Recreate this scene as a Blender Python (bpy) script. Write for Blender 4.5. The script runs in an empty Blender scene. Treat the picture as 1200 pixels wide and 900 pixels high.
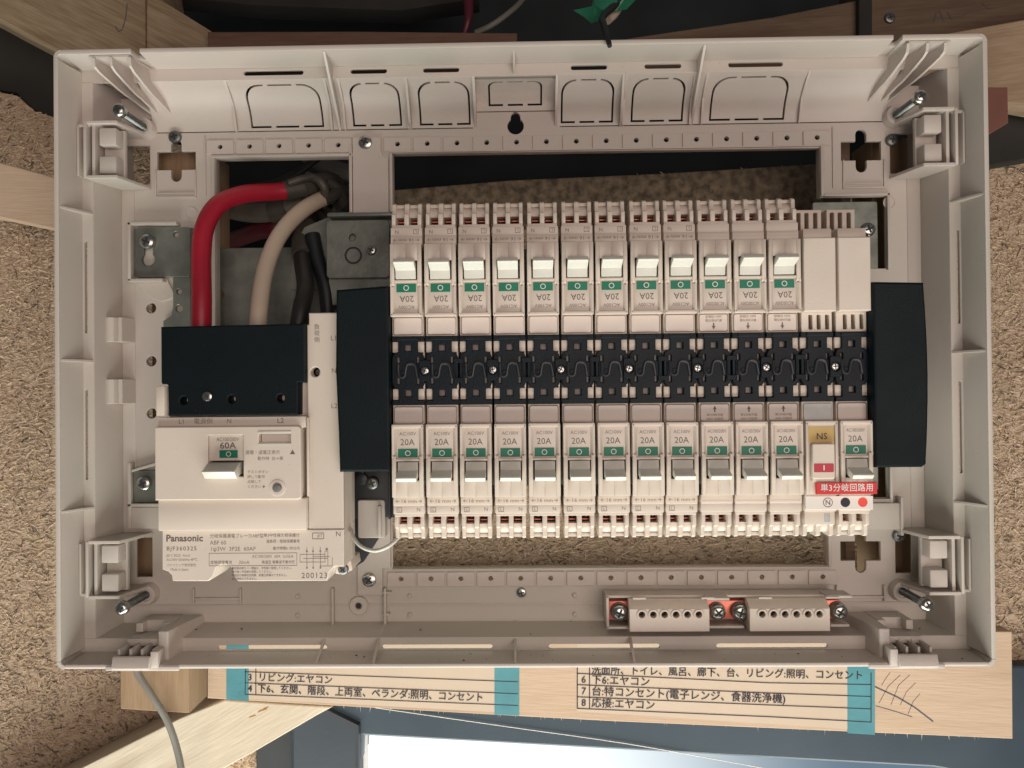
import bpy, bmesh, math, random
from mathutils import Vector, Matrix
random.seed(7)
S = 0.001                                   # everything below is authored in millimetres
scene = bpy.context.scene
col = scene.collection

# ------------------------------------------------------------------ camera
CAMROT = ((0.99979482, 0.01785055, -0.00957437), (-0.00970621, 0.00731424, -0.99992614), (-0.0177792, 0.99981391, 0.007486))
CAMPOS = (3.5157, -380.065, -18.255)
FPX = 870.0
cam = bpy.data.cameras.new('camera')
cam.sensor_width = 36; cam.lens = FPX / 1200 * 36
cam.clip_start = 0.01; cam.clip_end = 50
co = bpy.data.objects.new('camera', cam); col.objects.link(co)
r0, r1, r2 = (Vector(v) for v in CAMROT)
M3 = Matrix((r0, -r1, -r2)).transposed()
co.matrix_world = Matrix.Translation(Vector(CAMPOS) * S) @ M3.to_4x4()
scene.camera = co

def W(px, py, y):
    """point of the place at depth y (mm) that measures (px,py) in the photograph"""
    v = r0 * ((px - 600) / FPX) + r1 * ((py - 450) / FPX) + r2
    t = (y - CAMPOS[1]) / v.y
    q = Vector(CAMPOS) + v * t
    return (q.x, q.z)

# ------------------------------------------------------------------ light
world = bpy.data.worlds.new('World'); scene.world = world; world.use_nodes = True
bg = world.node_tree.nodes['Background']
bg.inputs['Color'].default_value = (0.93, 0.92, 0.95, 1); bg.inputs['Strength'].default_value = 0.11
def area(name, loc, target, sx, sz, power, colour):
    l = bpy.data.lights.new(name, 'AREA'); l.shape = 'RECTANGLE'; l.size = sx; l.size_y = sz
    l.energy = power; l.color = colour
    o = bpy.data.objects.new(name, l); col.objects.link(o); o.location = loc
    o.rotation_euler = (Vector(target) - Vector(loc)).to_track_quat('-Z', 'Y').to_euler()
    return o
area('window_light', (-0.02, -0.25, -0.80), (-0.02, 0.04, -0.08), 1.2, 0.6, 16, (0.97, 1.0, 0.93))
area('room_light', (0.45, -1.5, -0.10), (0, 0, 0), 1.3, 0.9, 13.0, (1.0, 0.83, 0.74))
scene.view_settings.view_transform = 'Standard'; scene.view_settings.look = 'None'
scene.view_settings.exposure = -0.16; scene.view_settings.gamma = 1
scene.cycles.max_bounces = 6; scene.cycles.use_denoising = True

# ------------------------------------------------------------------ materials
def mat(name, c, rough=.5, metal=0., var=0., vscale=60, bump=0., bscale=400, spec=.5, var2=None, speck=0., speckc=(.10, .08, .06)):
    m = bpy.data.materials.new(name); m.use_nodes = True
    nt = m.node_tree; b = nt.nodes['Principled BSDF']
    b.inputs['Base Color'].default_value = (*c, 1); b.inputs['Roughness'].default_value = rough
    b.inputs['Metallic'].default_value = metal; b.inputs['Specular IOR Level'].default_value = spec
    tc = nt.nodes.new('ShaderNodeTexCoord')
    last = None
    if var:
        n = nt.nodes.new('ShaderNodeTexNoise'); n.inputs['Scale'].default_value = vscale; n.inputs['Detail'].default_value = 5
        nt.links.new(tc.outputs['Object'], n.inputs['Vector'])
        mx = nt.nodes.new('ShaderNodeMix'); mx.data_type = 'RGBA'
        rp = nt.nodes.new('ShaderNodeMapRange'); rp.inputs[1].default_value = .35; rp.inputs[2].default_value = .65
        nt.links.new(n.outputs['Fac'], rp.inputs[0]); nt.links.new(rp.outputs[0], mx.inputs[0])
        c2 = var2 or tuple(x * (1 - var) for x in c)
        mx.inputs[6].default_value = (*c, 1); mx.inputs[7].default_value = (*c2, 1)
        last = mx.outputs[2]
        r2_ = nt.nodes.new('ShaderNodeMapRange'); r2_.inputs[3].default_value = rough * .85; r2_.inputs[4].default_value = min(1, rough * 1.15)
        nt.links.new(n.outputs['Fac'], r2_.inputs[0]); nt.links.new(r2_.outputs[0], b.inputs['Roughness'])
    if speck:
        n = nt.nodes.new('ShaderNodeTexNoise'); n.inputs['Scale'].default_value = 900; n.inputs['Detail'].default_value = 2
        nt.links.new(tc.outputs['Object'], n.inputs['Vector'])
        rp = nt.nodes.new('ShaderNodeMapRange'); rp.inputs[1].default_value = .72; rp.inputs[2].default_value = .76; rp.inputs[4].default_value = speck
        nt.links.new(n.outputs['Fac'], rp.inputs[0])
        mx = nt.nodes.new('ShaderNodeMix'); mx.data_type = 'RGBA'
        nt.links.new(rp.outputs[0], mx.inputs[0])
        if last: nt.links.new(last, mx.inputs[6])
        else: mx.inputs[6].default_value = (*c, 1)
        mx.inputs[7].default_value = (*speckc, 1)
        last = mx.outputs[2]
    if last: nt.links.new(last, b.inputs['Base Color'])
    if bump:
        n = nt.nodes.new('ShaderNodeTexNoise'); n.inputs['Scale'].default_value = bscale; n.inputs['Detail'].default_value = 4
        nt.links.new(tc.outputs['Object'], n.inputs['Vector'])
        bp = nt.nodes.new('ShaderNodeBump'); bp.inputs['Strength'].default_value = bump; bp.inputs['Distance'].default_value = .0005
        nt.links.new(n.outputs['Fac'], bp.inputs['Height']); nt.links.new(bp.outputs[0], b.inputs['Normal'])
    return m

def wood(name, c1, c2, angle=0., scale=1.0, rough=.7):
    """sawn softwood: grain runs along local X turned by angle"""
    m = bpy.data.materials.new(name); m.use_nodes = True
    nt = m.node_tree; b = nt.nodes['Principled BSDF']; b.inputs['Roughness'].default_value = rough
    b.inputs['Specular IOR Level'].default_value = .25
    tc = nt.nodes.new('ShaderNodeTexCoord')
    mp = nt.nodes.new('ShaderNodeMapping'); mp.vector_type = 'TEXTURE'; mp.inputs['Rotation'].default_value = (0, -angle, 0)
    mp.inputs['Scale'].default_value = (1 / (6 * scale), 1 / (60 * scale), 1 / (75 * scale))
    nt.links.new(tc.outputs['Object'], mp.inputs['Vector'])
    n1 = nt.nodes.new('ShaderNodeTexNoise'); n1.inputs['Scale'].default_value = 1.1; n1.inputs['Detail'].default_value = 3; n1.inputs['Distortion'].default_value = .9
    n2 = nt.nodes.new('ShaderNodeTexNoise'); n2.inputs['Scale'].default_value = 9; n2.inputs['Detail'].default_value = 6
    nt.links.new(mp.outputs[0], n1.inputs['Vector']); nt.links.new(mp.outputs[0], n2.inputs['Vector'])
    ad = nt.nodes.new('ShaderNodeMath'); ad.operation = 'MULTIPLY_ADD'; ad.inputs[1].default_value = .45
    nt.links.new(n2.outputs['Fac'], ad.inputs[0])
    ml = nt.nodes.new('ShaderNodeMath'); ml.operation = 'MULTIPLY'; ml.inputs[1].default_value = .55
    nt.links.new(n1.outputs['Fac'], ml.inputs[0]); nt.links.new(ml.outputs[0], ad.inputs[2])
    cr = nt.nodes.new('ShaderNodeValToRGB'); cr.color_ramp.elements[0].position = .38; cr.color_ramp.elements[1].position = .62
    cr.color_ramp.elements[0].color = (*c2, 1); cr.color_ramp.elements[1].color = (*c1, 1)
    nt.links.new(ad.outputs[0], cr.inputs[0])
    vo = nt.nodes.new('ShaderNodeTexVoronoi'); vo.inputs['Scale'].default_value = .55; nt.links.new(mp.outputs[0], vo.inputs['Vector'])
    kr = nt.nodes.new('ShaderNodeMapRange'); kr.inputs[1].default_value = .06; kr.inputs[2].default_value = .30; kr.inputs[3].default_value = .65; kr.inputs[4].default_value = 0
    nt.links.new(vo.outputs['Distance'], kr.inputs[0])
    km = nt.nodes.new('ShaderNodeMix'); km.data_type = 'RGBA'; km.inputs[7].default_value = (c2[0] * .55, c2[1] * .45, c2[2] * .38, 1)
    nt.links.new(kr.outputs[0], km.inputs[0]); nt.links.new(cr.outputs[0], km.inputs[6]); nt.links.new(km.outputs[2], b.inputs['Base Color'])
    bp = nt.nodes.new('ShaderNodeBump'); bp.inputs['Strength'].default_value = .35; bp.inputs['Distance'].default_value = .0006
    nt.links.new(n2.outputs['Fac'], bp.inputs['Height']); nt.links.new(bp.outputs[0], b.inputs['Normal'])
    return m

M = {}
M['shell'] = mat('moulded_plastic', (.56, .485, .435), .42, var=.07, vscale=13, bump=.16, bscale=900, speck=.3, var2=(.49, .455, .395))  # greenish mottling puts a reflected hue into the plastic colour
M['body'] = mat('breaker_plastic', (.65, .555, .475), .38, var=.06, vscale=35, bump=.10, bscale=1100, speck=.22, var2=(.61, .53, .445))
M['lever'] = mat('lever_plastic', (.61, .59, .52), .33, var=.04, vscale=50)
M['black'] = mat('black_plastic', (.0035, .0075, .0098), .5, var=.25, vscale=40, bump=.35, bscale=1400, spec=.16, speck=.35, speckc=(.10, .09, .08))
M['bus'] = mat('bus_cover_plastic', (.0035, .0085, .013), .42, var=.2, vscale=60, bump=.25, bscale=900, spec=.18, speck=.3, speckc=(.12, .11, .10))
M['pocket'] = mat('recess_shade_plastic', (.02, .018, .016), .7)  # near-black colour carries the shade inside slots, holes and cavities
M['green'] = mat('green_print', (.0, .165, .095), .5, var=.1, vscale=200)
M['red'] = mat('red_print', (.58, .012, .018), .45)
M['redind'] = mat('red_indicator', (.42, .008, .03), .4)
M['yellow'] = mat('yellow_sticker', (.62, .40, .12), .55, var=.15, vscale=80, var2=(.48, .34, .14))
M['white'] = mat('white_sticker', (.74, .70, .64), .5)
M['ink'] = mat('printing_ink', (.13, .105, .09), .6)
M['inkblack'] = mat('black_ink', (.014, .013, .022), .6)
M['softink'] = mat('grey_ink', (.20, .16, .135), .6)
M['label'] = mat('label_insert', (.66, .56, .50), .45, var=.04, vscale=60)
M['window'] = mat('cloudy_window', (.44, .45, .42), .2, var=.15, vscale=160)
M['zinc'] = mat('galvanised_steel', (.235, .25, .215), .45, metal=.5, var=.42, vscale=60, bump=.4, bscale=220)
M['steel'] = mat('screw_steel', (.52, .52, .49), .24, metal=1., var=.25, vscale=300)
M['dullsteel'] = mat('dull_screw_steel', (.22, .23, .22), .38, metal=.9, var=.3, vscale=300)
M['copper'] = mat('copper_bar', (.86, .24, .16), .36, metal=.35, var=.2, vscale=120)
M['darkmetal'] = mat('dark_bracket_metal', (.035, .036, .038), .42, metal=.3, var=.3, vscale=60)
M['redcable'] = mat('red_insulation', (.40, .010, .030), .42, var=.12, vscale=30, bump=.1)
M['maroon'] = mat('maroon_insulation', (.075, .004, .014), .45, var=.1)
M['whitecable'] = mat('cream_insulation', (.58, .47, .36), .45, var=.12, vscale=30, bump=.1)
M['blackcable'] = mat('black_insulation', (.020, .019, .018), .45, var=.2)
M['tape'] = mat('grey_tape', (.075, .068, .055), .5, var=.35, vscale=60, bump=.3, bscale=150)
M['conduit'] = mat('grey_sheath', (.15, .14, .115), .55, var=.3, vscale=50, bump=.3, bscale=120)
M['greycable'] = mat('grey_cable_sheath', (.20, .185, .16), .4, var=.1)
M['greentape'] = mat('green_tape', (.03, .23, .13), .35, var=.4, vscale=40)
M['teal'] = mat('teal_tape', (.075, .27, .31), .5, var=.2, vscale=45, bump=.6, bscale=120)
M['paper'] = mat('label_film', (.56, .44, .33), .5, var=.05, vscale=30)
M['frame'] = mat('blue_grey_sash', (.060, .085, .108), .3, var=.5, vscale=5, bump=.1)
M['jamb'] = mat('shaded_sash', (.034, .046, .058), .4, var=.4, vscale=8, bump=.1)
M['gapdark'] = mat('dark_gap', (.018, .021, .022), .5, var=.3, vscale=30)
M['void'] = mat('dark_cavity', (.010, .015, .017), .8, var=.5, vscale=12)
M['voidbrown'] = mat('gap_shade_timber', (.026, .022, .017), .8, var=.5, vscale=18)  # darkness of the gaps put into this timber colour
M['pencil'] = mat('pencil', (.07, .07, .08), .6)
M['brown'] = mat('brown_painted_block', (.17, .062, .040), .6, var=.15, vscale=60)
M['wood_board'] = wood('board_pine', (.55, .405, .29), (.50, .36, .25), math.radians(-2.8))
M['wood_brace'] = wood('brace_pine', (.66, .58, .45), (.56, .47, .35), math.radians(30))
M['wood_post'] = wood('post_pine', (.36, .25, .155), (.29, .19, .11), math.radians(90))  # panel's shadow on the post put into the pine colour
M['wood_up'] = wood('upper_beam_pine', (.33, .245, .155), (.19, .13, .075), math.radians(-28))
M['wood_dark'] = wood('shaded_dark_pine', (.16, .11, .07), (.11, .07, .045), math.radians(4))  # shadow on the upper timber put into the wood colour
M['wood_right'] = wood('right_beam_pine', (.37, .265, .175), (.28, .19, .12), math.radians(7))
M['wood_brown'] = wood('brown_strip', (.16, .09, .06), (.11, .06, .04), 0)
def emis(name, c, s):
    m = bpy.data.materials.new(name); m.use_nodes = True
    b = m.node_tree.nodes['Principled BSDF']; b.inputs['Base Color'].default_value = (.03, .035, .04, 1); b.inputs['Roughness'].default_value = .12
    b.inputs['Emission Color'].default_value = (*c, 1); b.inputs['Emission Strength'].default_value = s
    return m
M['glass'] = emis('bright_daylit_glass', (.88, .97, 1.0), 1.35)
_nt = M['glass'].node_tree; _b = _nt.nodes['Principled BSDF']; _tc = _nt.nodes.new('ShaderNodeTexCoord')
_n = _nt.nodes.new('ShaderNodeTexNoise'); _n.inputs['Scale'].default_value = 4.5; _n.inputs['Detail'].default_value = 2
_r = _nt.nodes.new('ShaderNodeValToRGB'); _r.color_ramp.elements[0].position = .38; _r.color_ramp.elements[1].position = .60
_r.color_ramp.elements[0].color = (.80, .90, .95, 1); _r.color_ramp.elements[1].color = (.95, 1, 1, 1)
_nt.links.new(_tc.outputs['Object'], _n.inputs['Vector']); _nt.links.new(_n.outputs['Fac'], _r.inputs[0])
_sx = _nt.nodes.new('ShaderNodeSeparateXYZ'); _nt.links.new(_tc.outputs['Object'], _sx.inputs[0])
_mr = _nt.nodes.new('ShaderNodeMapRange'); _mr.interpolation_type = 'SMOOTHSTEP'; _mr.inputs[1].default_value = -.06; _mr.inputs[2].default_value = .17
_nt.links.new(_sx.outputs['X'], _mr.inputs[0])
_mx = _nt.nodes.new('ShaderNodeMix'); _mx.data_type = 'RGBA'; _mx.inputs[7].default_value = (.085, .13, .18, 1)
_nt.links.new(_mr.outputs[0], _mx.inputs[0]); _nt.links.new(_r.outputs[0], _mx.inputs[6]); _nt.links.new(_mx.outputs[2], _b.inputs['Emission Color'])

# strand board: material + flakes with a tint of their own
def osb_mat(name, flakes=False):
    m = bpy.data.materials.new(name); m.use_nodes = True
    nt = m.node_tree; b = nt.nodes['Principled BSDF']; b.inputs['Roughness'].default_value = .75; b.inputs['Specular IOR Level'].default_value = .2
    tc = nt.nodes.new('ShaderNodeTexCoord')
    mp = nt.nodes.new('ShaderNodeMapping'); mp.inputs['Scale'].default_value = (1, 1, 1.8); nt.links.new(tc.outputs['Object'], mp.inputs['Vector'])
    n = nt.nodes.new('ShaderNodeTexNoise'); n.inputs['Scale'].default_value = 260; n.inputs['Detail'].default_value = 7; n.inputs['Distortion'].default_value = 1.0
    nt.links.new(mp.outputs[0], n.inputs['Vector'])
    cr = nt.nodes.new('ShaderNodeValToRGB'); e = cr.color_ramp.elements
    e[0].position = .30; e[0].color = (.20, .125, .08, 1); e[1].position = .72; e[1].color = (.60, .46, .33, 1)
    k = e.new(.40); k.color = (.45, .325, .225, 1)
    nt.links.new(n.outputs['Fac'], cr.inputs[0])
    src = cr.outputs[0]
    if flakes:
        at = nt.nodes.new('ShaderNodeAttribute'); at.attribute_name = 'tint'
        mx = nt.nodes.new('ShaderNodeMix'); mx.data_type = 'RGBA'; mx.blend_type = 'MULTIPLY'; mx.inputs[0].default_value = 1
        mx.inputs[6].default_value = (.58, .44, .31, 1)
        nt.links.new(at.outputs['Color'], mx.inputs[7]); src = mx.outputs[2]
    nt.links.new(src, b.inputs['Base Color'])
    bp = nt.nodes.new('ShaderNodeBump'); bp.inputs['Strength'].default_value = .8; bp.inputs['Distance'].default_value = .0022
    nt.links.new(n.outputs['Fac'], bp.inputs['Height']); nt.links.new(bp.outputs[0], b.inputs['Normal'])
    return m
M['lath'] = mat('dark_rough_board', (.23, .175, .115), .85, var=.65, vscale=190, bump=1., bscale=160)
M['osb'] = osb_mat('strand_board'); M['flake'] = osb_mat('wood_flakes', True)

# ------------------------------------------------------------------ mesh helpers
def finish(me, m, smooth=30):
    if m is not None:
        me.materials.clear(); me.materials.append(M[m] if isinstance(m, str) else m)
    if smooth:
        me.polygons.foreach_set('use_smooth', [True] * len(me.polygons))
        me.set_sharp_from_angle(angle=math.radians(smooth))
    me.update()

def link(name, me, parent=None, origin=(0, 0, 0)):
    o = bpy.data.objects.new(name, me); col.objects.link(o)
    if parent is not None: o.parent = parent
    else: o.location = Vector(origin) * S
    return o

class MB:
    """collects shapes in mm (panel coordinates: x right, y away from the camera, z up)"""
    def __init__(s): s.v = []; s.f = []; s.mk = []
    def raw(s, vs, fs):
        k = len(s.v); s.mk.append((k, len(s.f))); s.v += [tuple(v) for v in vs]; s.f += [tuple(i + k for i in f) for f in fs]; return s
    def bm(s, bm):
        bm.verts.index_update(); s.raw([v.co[:] for v in bm.verts], [[v.index for v in f.verts] for f in bm.faces]); bm.free(); return s
    def box(s, x0, x1, y0, y1, z0, z1, b=.35, seg=2):
        x0, x1 = min(x0, x1), max(x0, x1); y0, y1 = min(y0, y1), max(y0, y1); z0, z1 = min(z0, z1), max(z0, z1)
        return s.prism([(x0, z0), (x1, z0), (x1, z1), (x0, z1)], y0, y1, 'y', b, seg)
    def prism(s, prof, a0, a1, axis='x', b=.3, seg=2):
        """axis x: prof (y,z); axis y: prof (x,z); axis z: prof (x,y)"""
        bm = bmesh.new()
        def P(p, a):
            return {'x': (a, p[0], p[1]), 'y': (p[0], a, p[1]), 'z': (p[0], p[1], a)}[axis]
        A = [bm.verts.new(P(p, a0)) for p in prof]; B = [bm.verts.new(P(p, a1)) for p in prof]
        n = len(prof)
        bm.faces.new(A); bm.faces.new(B[::-1])
        for i in range(n):
            j = (i + 1) % n; bm.faces.new((A[i], B[i], B[j], A[j]))
        bmesh.ops.recalc_face_normals(bm, faces=bm.faces)
        if b:
            es = [e for e in bm.edges if e.calc_face_angle(0) > .5]
            bmesh.ops.bevel(bm, geom=es, offset=b, segments=seg, profile=.5, affect='EDGES', clamp_overlap=True)
        return s.bm(bm)
    def lathe(s, x, z, prof, n=20, tilt=None):
        """prof: (radius, y) about an axis along y at (x,z)"""
        vs = []; fs = []
        for (r, y) in prof:
            for i in range(n):
                a = 2 * math.pi * i / n; vs.append((x + r * math.cos(a), y, z + r * math.sin(a)))
        for k in range(len(prof) - 1):
            for i in range(n):
                j = (i + 1) % n
                fs.append((k * n + i, k * n + j, (k + 1) * n + j, (k + 1) * n + i))
        fs.append(tuple(range(n))[::-1]); fs.append(tuple((len(prof) - 1) * n + i for i in range(n)))
        bm = bmesh.new(); V_ = [bm.verts.new(v) for v in vs]
        for f in fs:
            try: bm.faces.new([V_[i] for i in f])
            except ValueError: pass
        bmesh.ops.recalc_face_normals(bm, faces=bm.faces)
        return s.bm(bm)
    def tube(s, pts, r, n=14, sub=6, rr=None):
        P = [Vector(p) for p in pts]
        if sub > 1 and len(P) > 2:
            Q = []; R = []
            for i in range(len(P) - 1):
                p0 = P[max(i - 1, 0)]; p1 = P[i]; p2 = P[i + 1]; p3 = P[min(i + 2, len(P) - 1)]
                for k in range(sub):
                    t = k / sub
                    Q.append(.5 * ((2 * p1) + (-p0 + p2) * t + (2 * p0 - 5 * p1 + 4 * p2 - p3) * t * t + (-p0 + 3 * p1 - 3 * p2 + p3) * t ** 3))
            Q.append(P[-1]); P = Q
        vs = []; fs = []; up = None
        for i, p in enumerate(P):
            d = (P[min(i + 1, len(P) - 1)] - P[max(i - 1, 0)]).normalized()
            if up is None: up = d.orthogonal().normalized()
            up = (up - d * up.dot(d)).normalized(); sd = d.cross(up)
            r_ = r if rr is None else rr(i / (len(P) - 1))
            for k in range(n):
                a = 2 * math.pi * k / n; vs.append(p + (up * math.cos(a) + sd * math.sin(a)) * r_)
        for i in range(len(P) - 1):
            for k in range(n):
                j = (k + 1) % n; fs.append((i * n + k, i * n + j, (i + 1) * n + j, (i + 1) * n + k))
        fs.append(tuple(range(n))[::-1]); fs.append(tuple((len(P) - 1) * n + k for k in range(n)))
        return s.raw(vs, fs)
    def build(s, name, m, parent=None, o=(0, 0, 0), smooth=30):
        me = bpy.data.meshes.new(name)
        me.from_pydata([((v[0] - o[0]) * S, (v[1] - o[1]) * S, (v[2] - o[2]) * S) for v in s.v], [], s.f)
        finish(me, m, smooth)
        return link(name, me, parent, o)
    def build_each(s, name, m, parent, smooth=30):
        out = []
        for i, (kv, kf) in enumerate(s.mk):
            ev, ef = s.mk[i + 1] if i + 1 < len(s.mk) else (len(s.v), len(s.f))
            q = MB(); q.raw(s.v[kv:ev], [[a - kv for a in f] for f in s.f[kf:ef]]); out.append(q.build(name, m, parent, smooth=smooth))
        return out
    def slab(s, loops, y, t, b=.2, plane='XZ'):
        vs, fs = slab_data(loops, y, t, b, plane); return s.raw(vs, fs)

def slab_data(loops, y, t, b=.2, plane='XZ'):
    """flat plate with holes; front at y, thickness t"""
    c = bpy.data.curves.new('c', 'CURVE'); c.dimensions = '2D'; c.fill_mode = 'BOTH'
    b = min(b, t * .45)
    c.extrude = t / 2 - b; c.bevel_depth = b; c.offset = -b; c.bevel_resolution = 1 if b > .25 else 0
    for pts in loops:
        sp = c.splines.new('POLY'); sp.points.add(len(pts) - 1)
        for i, p in enumerate(pts): sp.points[i].co = (p[0], p[1], 0, 1)
        sp.use_cyclic_u = True
    o = bpy.data.objects.new('c', c); me = bpy.data.meshes.new_from_object(o)
    ym = y + t / 2
    f = {'XZ': lambda v: (v[0], ym - v[2], v[1]), 'XY': lambda v: (v[0], v[1], ym + v[2]), 'YZ': lambda v: (ym + v[2], v[0], v[1])}[plane]
    vs = [f(v.co) for v in me.vertices]; fs = [tuple(p.vertices) for p in me.polygons]
    bpy.data.meshes.remove(me); bpy.data.objects.remove(o); bpy.data.curves.remove(c)
    return vs, fs

def rect(x0, x1, z0, z1): return [(x0, z0), (x1, z0), (x1, z1), (x0, z1)]
def rrect(x0, x1, z0, z1, r, n=4, corners=(1, 1, 1, 1)):
    """rounded rectangle; corners: bl, br, tr, tl"""
    out = []
    for (cx, cz, a0, on) in ((x0 + r, z0 + r, 180, corners[0]), (x1 - r, z0 + r, 270, corners[1]), (x1 - r, z1 - r, 0, corners[2]), (x0 + r, z1 - r, 90, corners[3])):
        if on:
            for k in range(n + 1):
                a = math.radians(a0 + 90 * k / n); out.append((cx + r * math.cos(a), cz + r * math.sin(a)))
        else:
            out.append((cx + (r if a0 in (270, 0) else -r), cz + (r if a0 in (0, 90) else -r)))
    return out
def circ(x, z, r, n=20): return [(x + r * math.cos(2 * math.pi * i / n), z + r * math.sin(2 * math.pi * i / n)) for i in range(n)]
def pill(x0, x1, z0, z1): 
    r = min(x1 - x0, z1 - z0) / 2 * .999
    return rrect(x0, x1, z0, z1, r, 5)

_tc = {}
def text_mesh(body, size, m, align='CENTER', sx=1., bold=0., space=1.):
    key = (body, size, m, align, sx, bold, space)
    if key in _tc: return _tc[key]
    c = bpy.data.curves.new('t', 'FONT'); c.body = body; c.size = size; c.align_x = align; c.align_y = 'CENTER'
    c.resolution_u = 2; c.offset = bold; c.space_character = space
    o = bpy.data.objects.new('t', c); me = bpy.data.meshes.new_from_object(o)
    for v in me.vertices: v.co = (v.co.x * sx * S, -v.co.z * S, v.co.y * S)
    me.name = 'lettering'; finish(me, m, 0)
    bpy.data.objects.remove(o); bpy.data.curves.remove(c)
    _tc[key] = me; return me
def text(body, x, y, z, size, parent, m='ink', align='CENTER', rot=0., sx=1., bold=0., name='lettering', space=1., o=(0, 0, 0)):
    ob = link(name, text_mesh(body, size, m, align, sx, bold, space), parent)
    ob.location = ((x - o[0]) * S, (y - .05 - o[1]) * S, (z - o[2]) * S); ob.rotation_euler = (0, math.radians(rot), 0)
    return ob

def thing(name, label, cat, o=(0, 0, 0), group=None):
    e = bpy.data.objects.new(name, None); e.empty_display_size = .02; col.objects.link(e)
    e.location = Vector(o) * S; e['label'] = label; e['category'] = cat
    if group: e['group'] = group
    return e
def tag(o, label, cat, group=None):
    o['label'] = label; o['category'] = cat
    if group: o['group'] = group
    return o
def copy_tree(src, parent=None):
    c = src.copy(); col.objects.link(c)
    if parent is not None: c.parent = parent
    for ch in src.children: copy_tree(ch, c)
    return c

def cross_screw(name, x, z, y, r, m, parent=None, dome=.45, o=(0, 0, 0), ang=20, slot='pocket', prof=None):
    """pan-head screw facing the camera, head front at y; a dark cross laid on the head stands for the recess"""
    b = MB()
    h = r * dome
    b.lathe(x, z, [(r * .98, y + h + 1.2), (r, y + h), (r * .93, y + h * .45), (r * .74, y + h * .16), (r * .55, y + .02)], 24)
    so = b.build(name, m, parent, o)
    c = MB(); a = math.radians(ang); w = r * .13; L = r * .56
    for k in range(2):
        ca, sa = math.cos(a + k * math.pi / 2), math.sin(a + k * math.pi / 2)
        pts = [(-L, -w), (L, -w), (L, w), (-L, w)]
        c.prism([(x + p[0] * ca - p[1] * sa, z + p[0] * sa + p[1] * ca) for p in pts], y - .04 - k * .015, y + .5, 'y', 0)
    q = c.build('dark_cross', slot, so)  # dark cross on top of the head, recess shade put into its colour
    if parent is None: q.data.transform(Matrix.Translation(Vector((-o[0] * S, -o[1] * S, -o[2] * S))))
    return so

# ================================================================== the place round the panel
def wpoly(pts, y): return [W(px, py, y) for px, py in pts]
def plank(name, pts, y, t, m, label, cat, b=.8, kind=None, measure=None):
    P = wpoly(pts, y if measure is None else measure)
    cx = sum(p[0] for p in P) / len(P); cz = sum(p[1] for p in P) / len(P)
    ob = MB().slab([P], y, t, b).build(name, m, None, (cx, y, cz))
    if kind: ob['kind'] = kind
    else: tag(ob, label, cat)
    return ob

# dark cavity behind everything
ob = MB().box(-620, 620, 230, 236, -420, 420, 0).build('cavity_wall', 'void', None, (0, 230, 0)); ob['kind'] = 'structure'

# strand board wall
YO = 110
wall_outline = wpoly([(-60, 82), (0, 108), (20, 112), (40, 130), (60, 136), (120, 150), (236, 175), (240, 305), (440, 305), (446, 228), (600, 214), (780, 205), (960, 194), (1100, 196), (1160, 190), (1260, 160), (1260, 837), (1187, 837), (1100, 815), (600, 800), (316, 800), (317, 960), (-60, 960)], YO)
wall = MB().slab([wall_outline], YO, 12, .5).build('wall', 'osb', None, (0, YO, 0)); wall['kind'] = 'structure'
def inside(x, z, poly):
    c = False
    for i in range(len(poly)):
        (x1, z1), (x2, z2) = poly[i], poly[i - 1]
        if (z1 > z) != (z2 > z) and x < (x2 - x1) * (z - z1) / (z2 - z1) + x1: c = not c
    return c
def make_flakes(n):
    vs = []; fs = []; tint = []
    zones = [(-60, 62, 100, 960, .42), (60, 320, 780, 960, .14), (450, 975, 195, 240, .08), (455, 975, 630, 670, .08), (1150, 1260, 165, 840, .24), (980, 1040, 620, 680, .02), (120, 180, 160, 225, .02)]
    for z in zones:
        for _ in range(int(n * z[4])):
            px = random.uniform(z[0], z[1]); py = random.uniform(z[2], z[3])
            x, zz = W(px, py, YO)
            if not inside(x, zz, wall_outline): continue
            L = random.choice((1.6, 2.4, 3.4, 4.5, 6.5)) * random.uniform(.4, .62); w = random.uniform(.35, 1.3) * .5
            a = random.gauss(0.1, .8); ca, sa = math.cos(a), math.sin(a)
            tw = random.uniform(-.35, .35); tl = random.uniform(-.10, .10); y = YO - random.uniform(.1, .9)
            k = len(vs); bend = random.uniform(-.5, .5)
            for (u, v) in ((-L, -w * .5), (-L * .2, -w), (L, -w * .4), (L * .9, w * .5), (0, w), (-L * .8, w * .6)):
                vs.append(((x + u * ca - v * sa), y - u * tl - v * tw + (bend * .4 if abs(u) < L * .3 else 0) - .2, (zz + u * sa + v * ca)))
            fs.append((k, k + 1, k + 4, k + 5)); fs.append((k + 1, k + 2, k + 3, k + 4))
            t = random.choice((1.0, 1.0, .97, .95, .9, .9, .85, .8, .7, .28)) * random.uniform(.85, 1.12)
            tint.append((t, t * random.uniform(.93, 1.03), t * random.uniform(.85, 1.05)))
    me = bpy.data.meshes.new('wood_flakes')
    me.from_pydata([(a * S, (b - YO) * S, c * S) for a, b, c in vs], [], fs)
    me.materials.append(M['flake'])
    at = me.color_attributes.new('tint', 'FLOAT_COLOR', 'POINT')
    flat = []
    for t in tint: flat += [*t, 1.] * 6
    at.data.foreach_set('color', flat)
    o = link('wood_flakes', me, wall); o['kind'] = 'stuff'
make_flakes(24000)

plank('dark_lath', [(444, 224), (600, 211), (780, 203), (972, 191), (976, 262), (444, 262)], 96, 10, 'lath', 'dark rough board seen through the upper opening above the breakers', 'board')  # darker board added over the upper strip of the wall board
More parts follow.
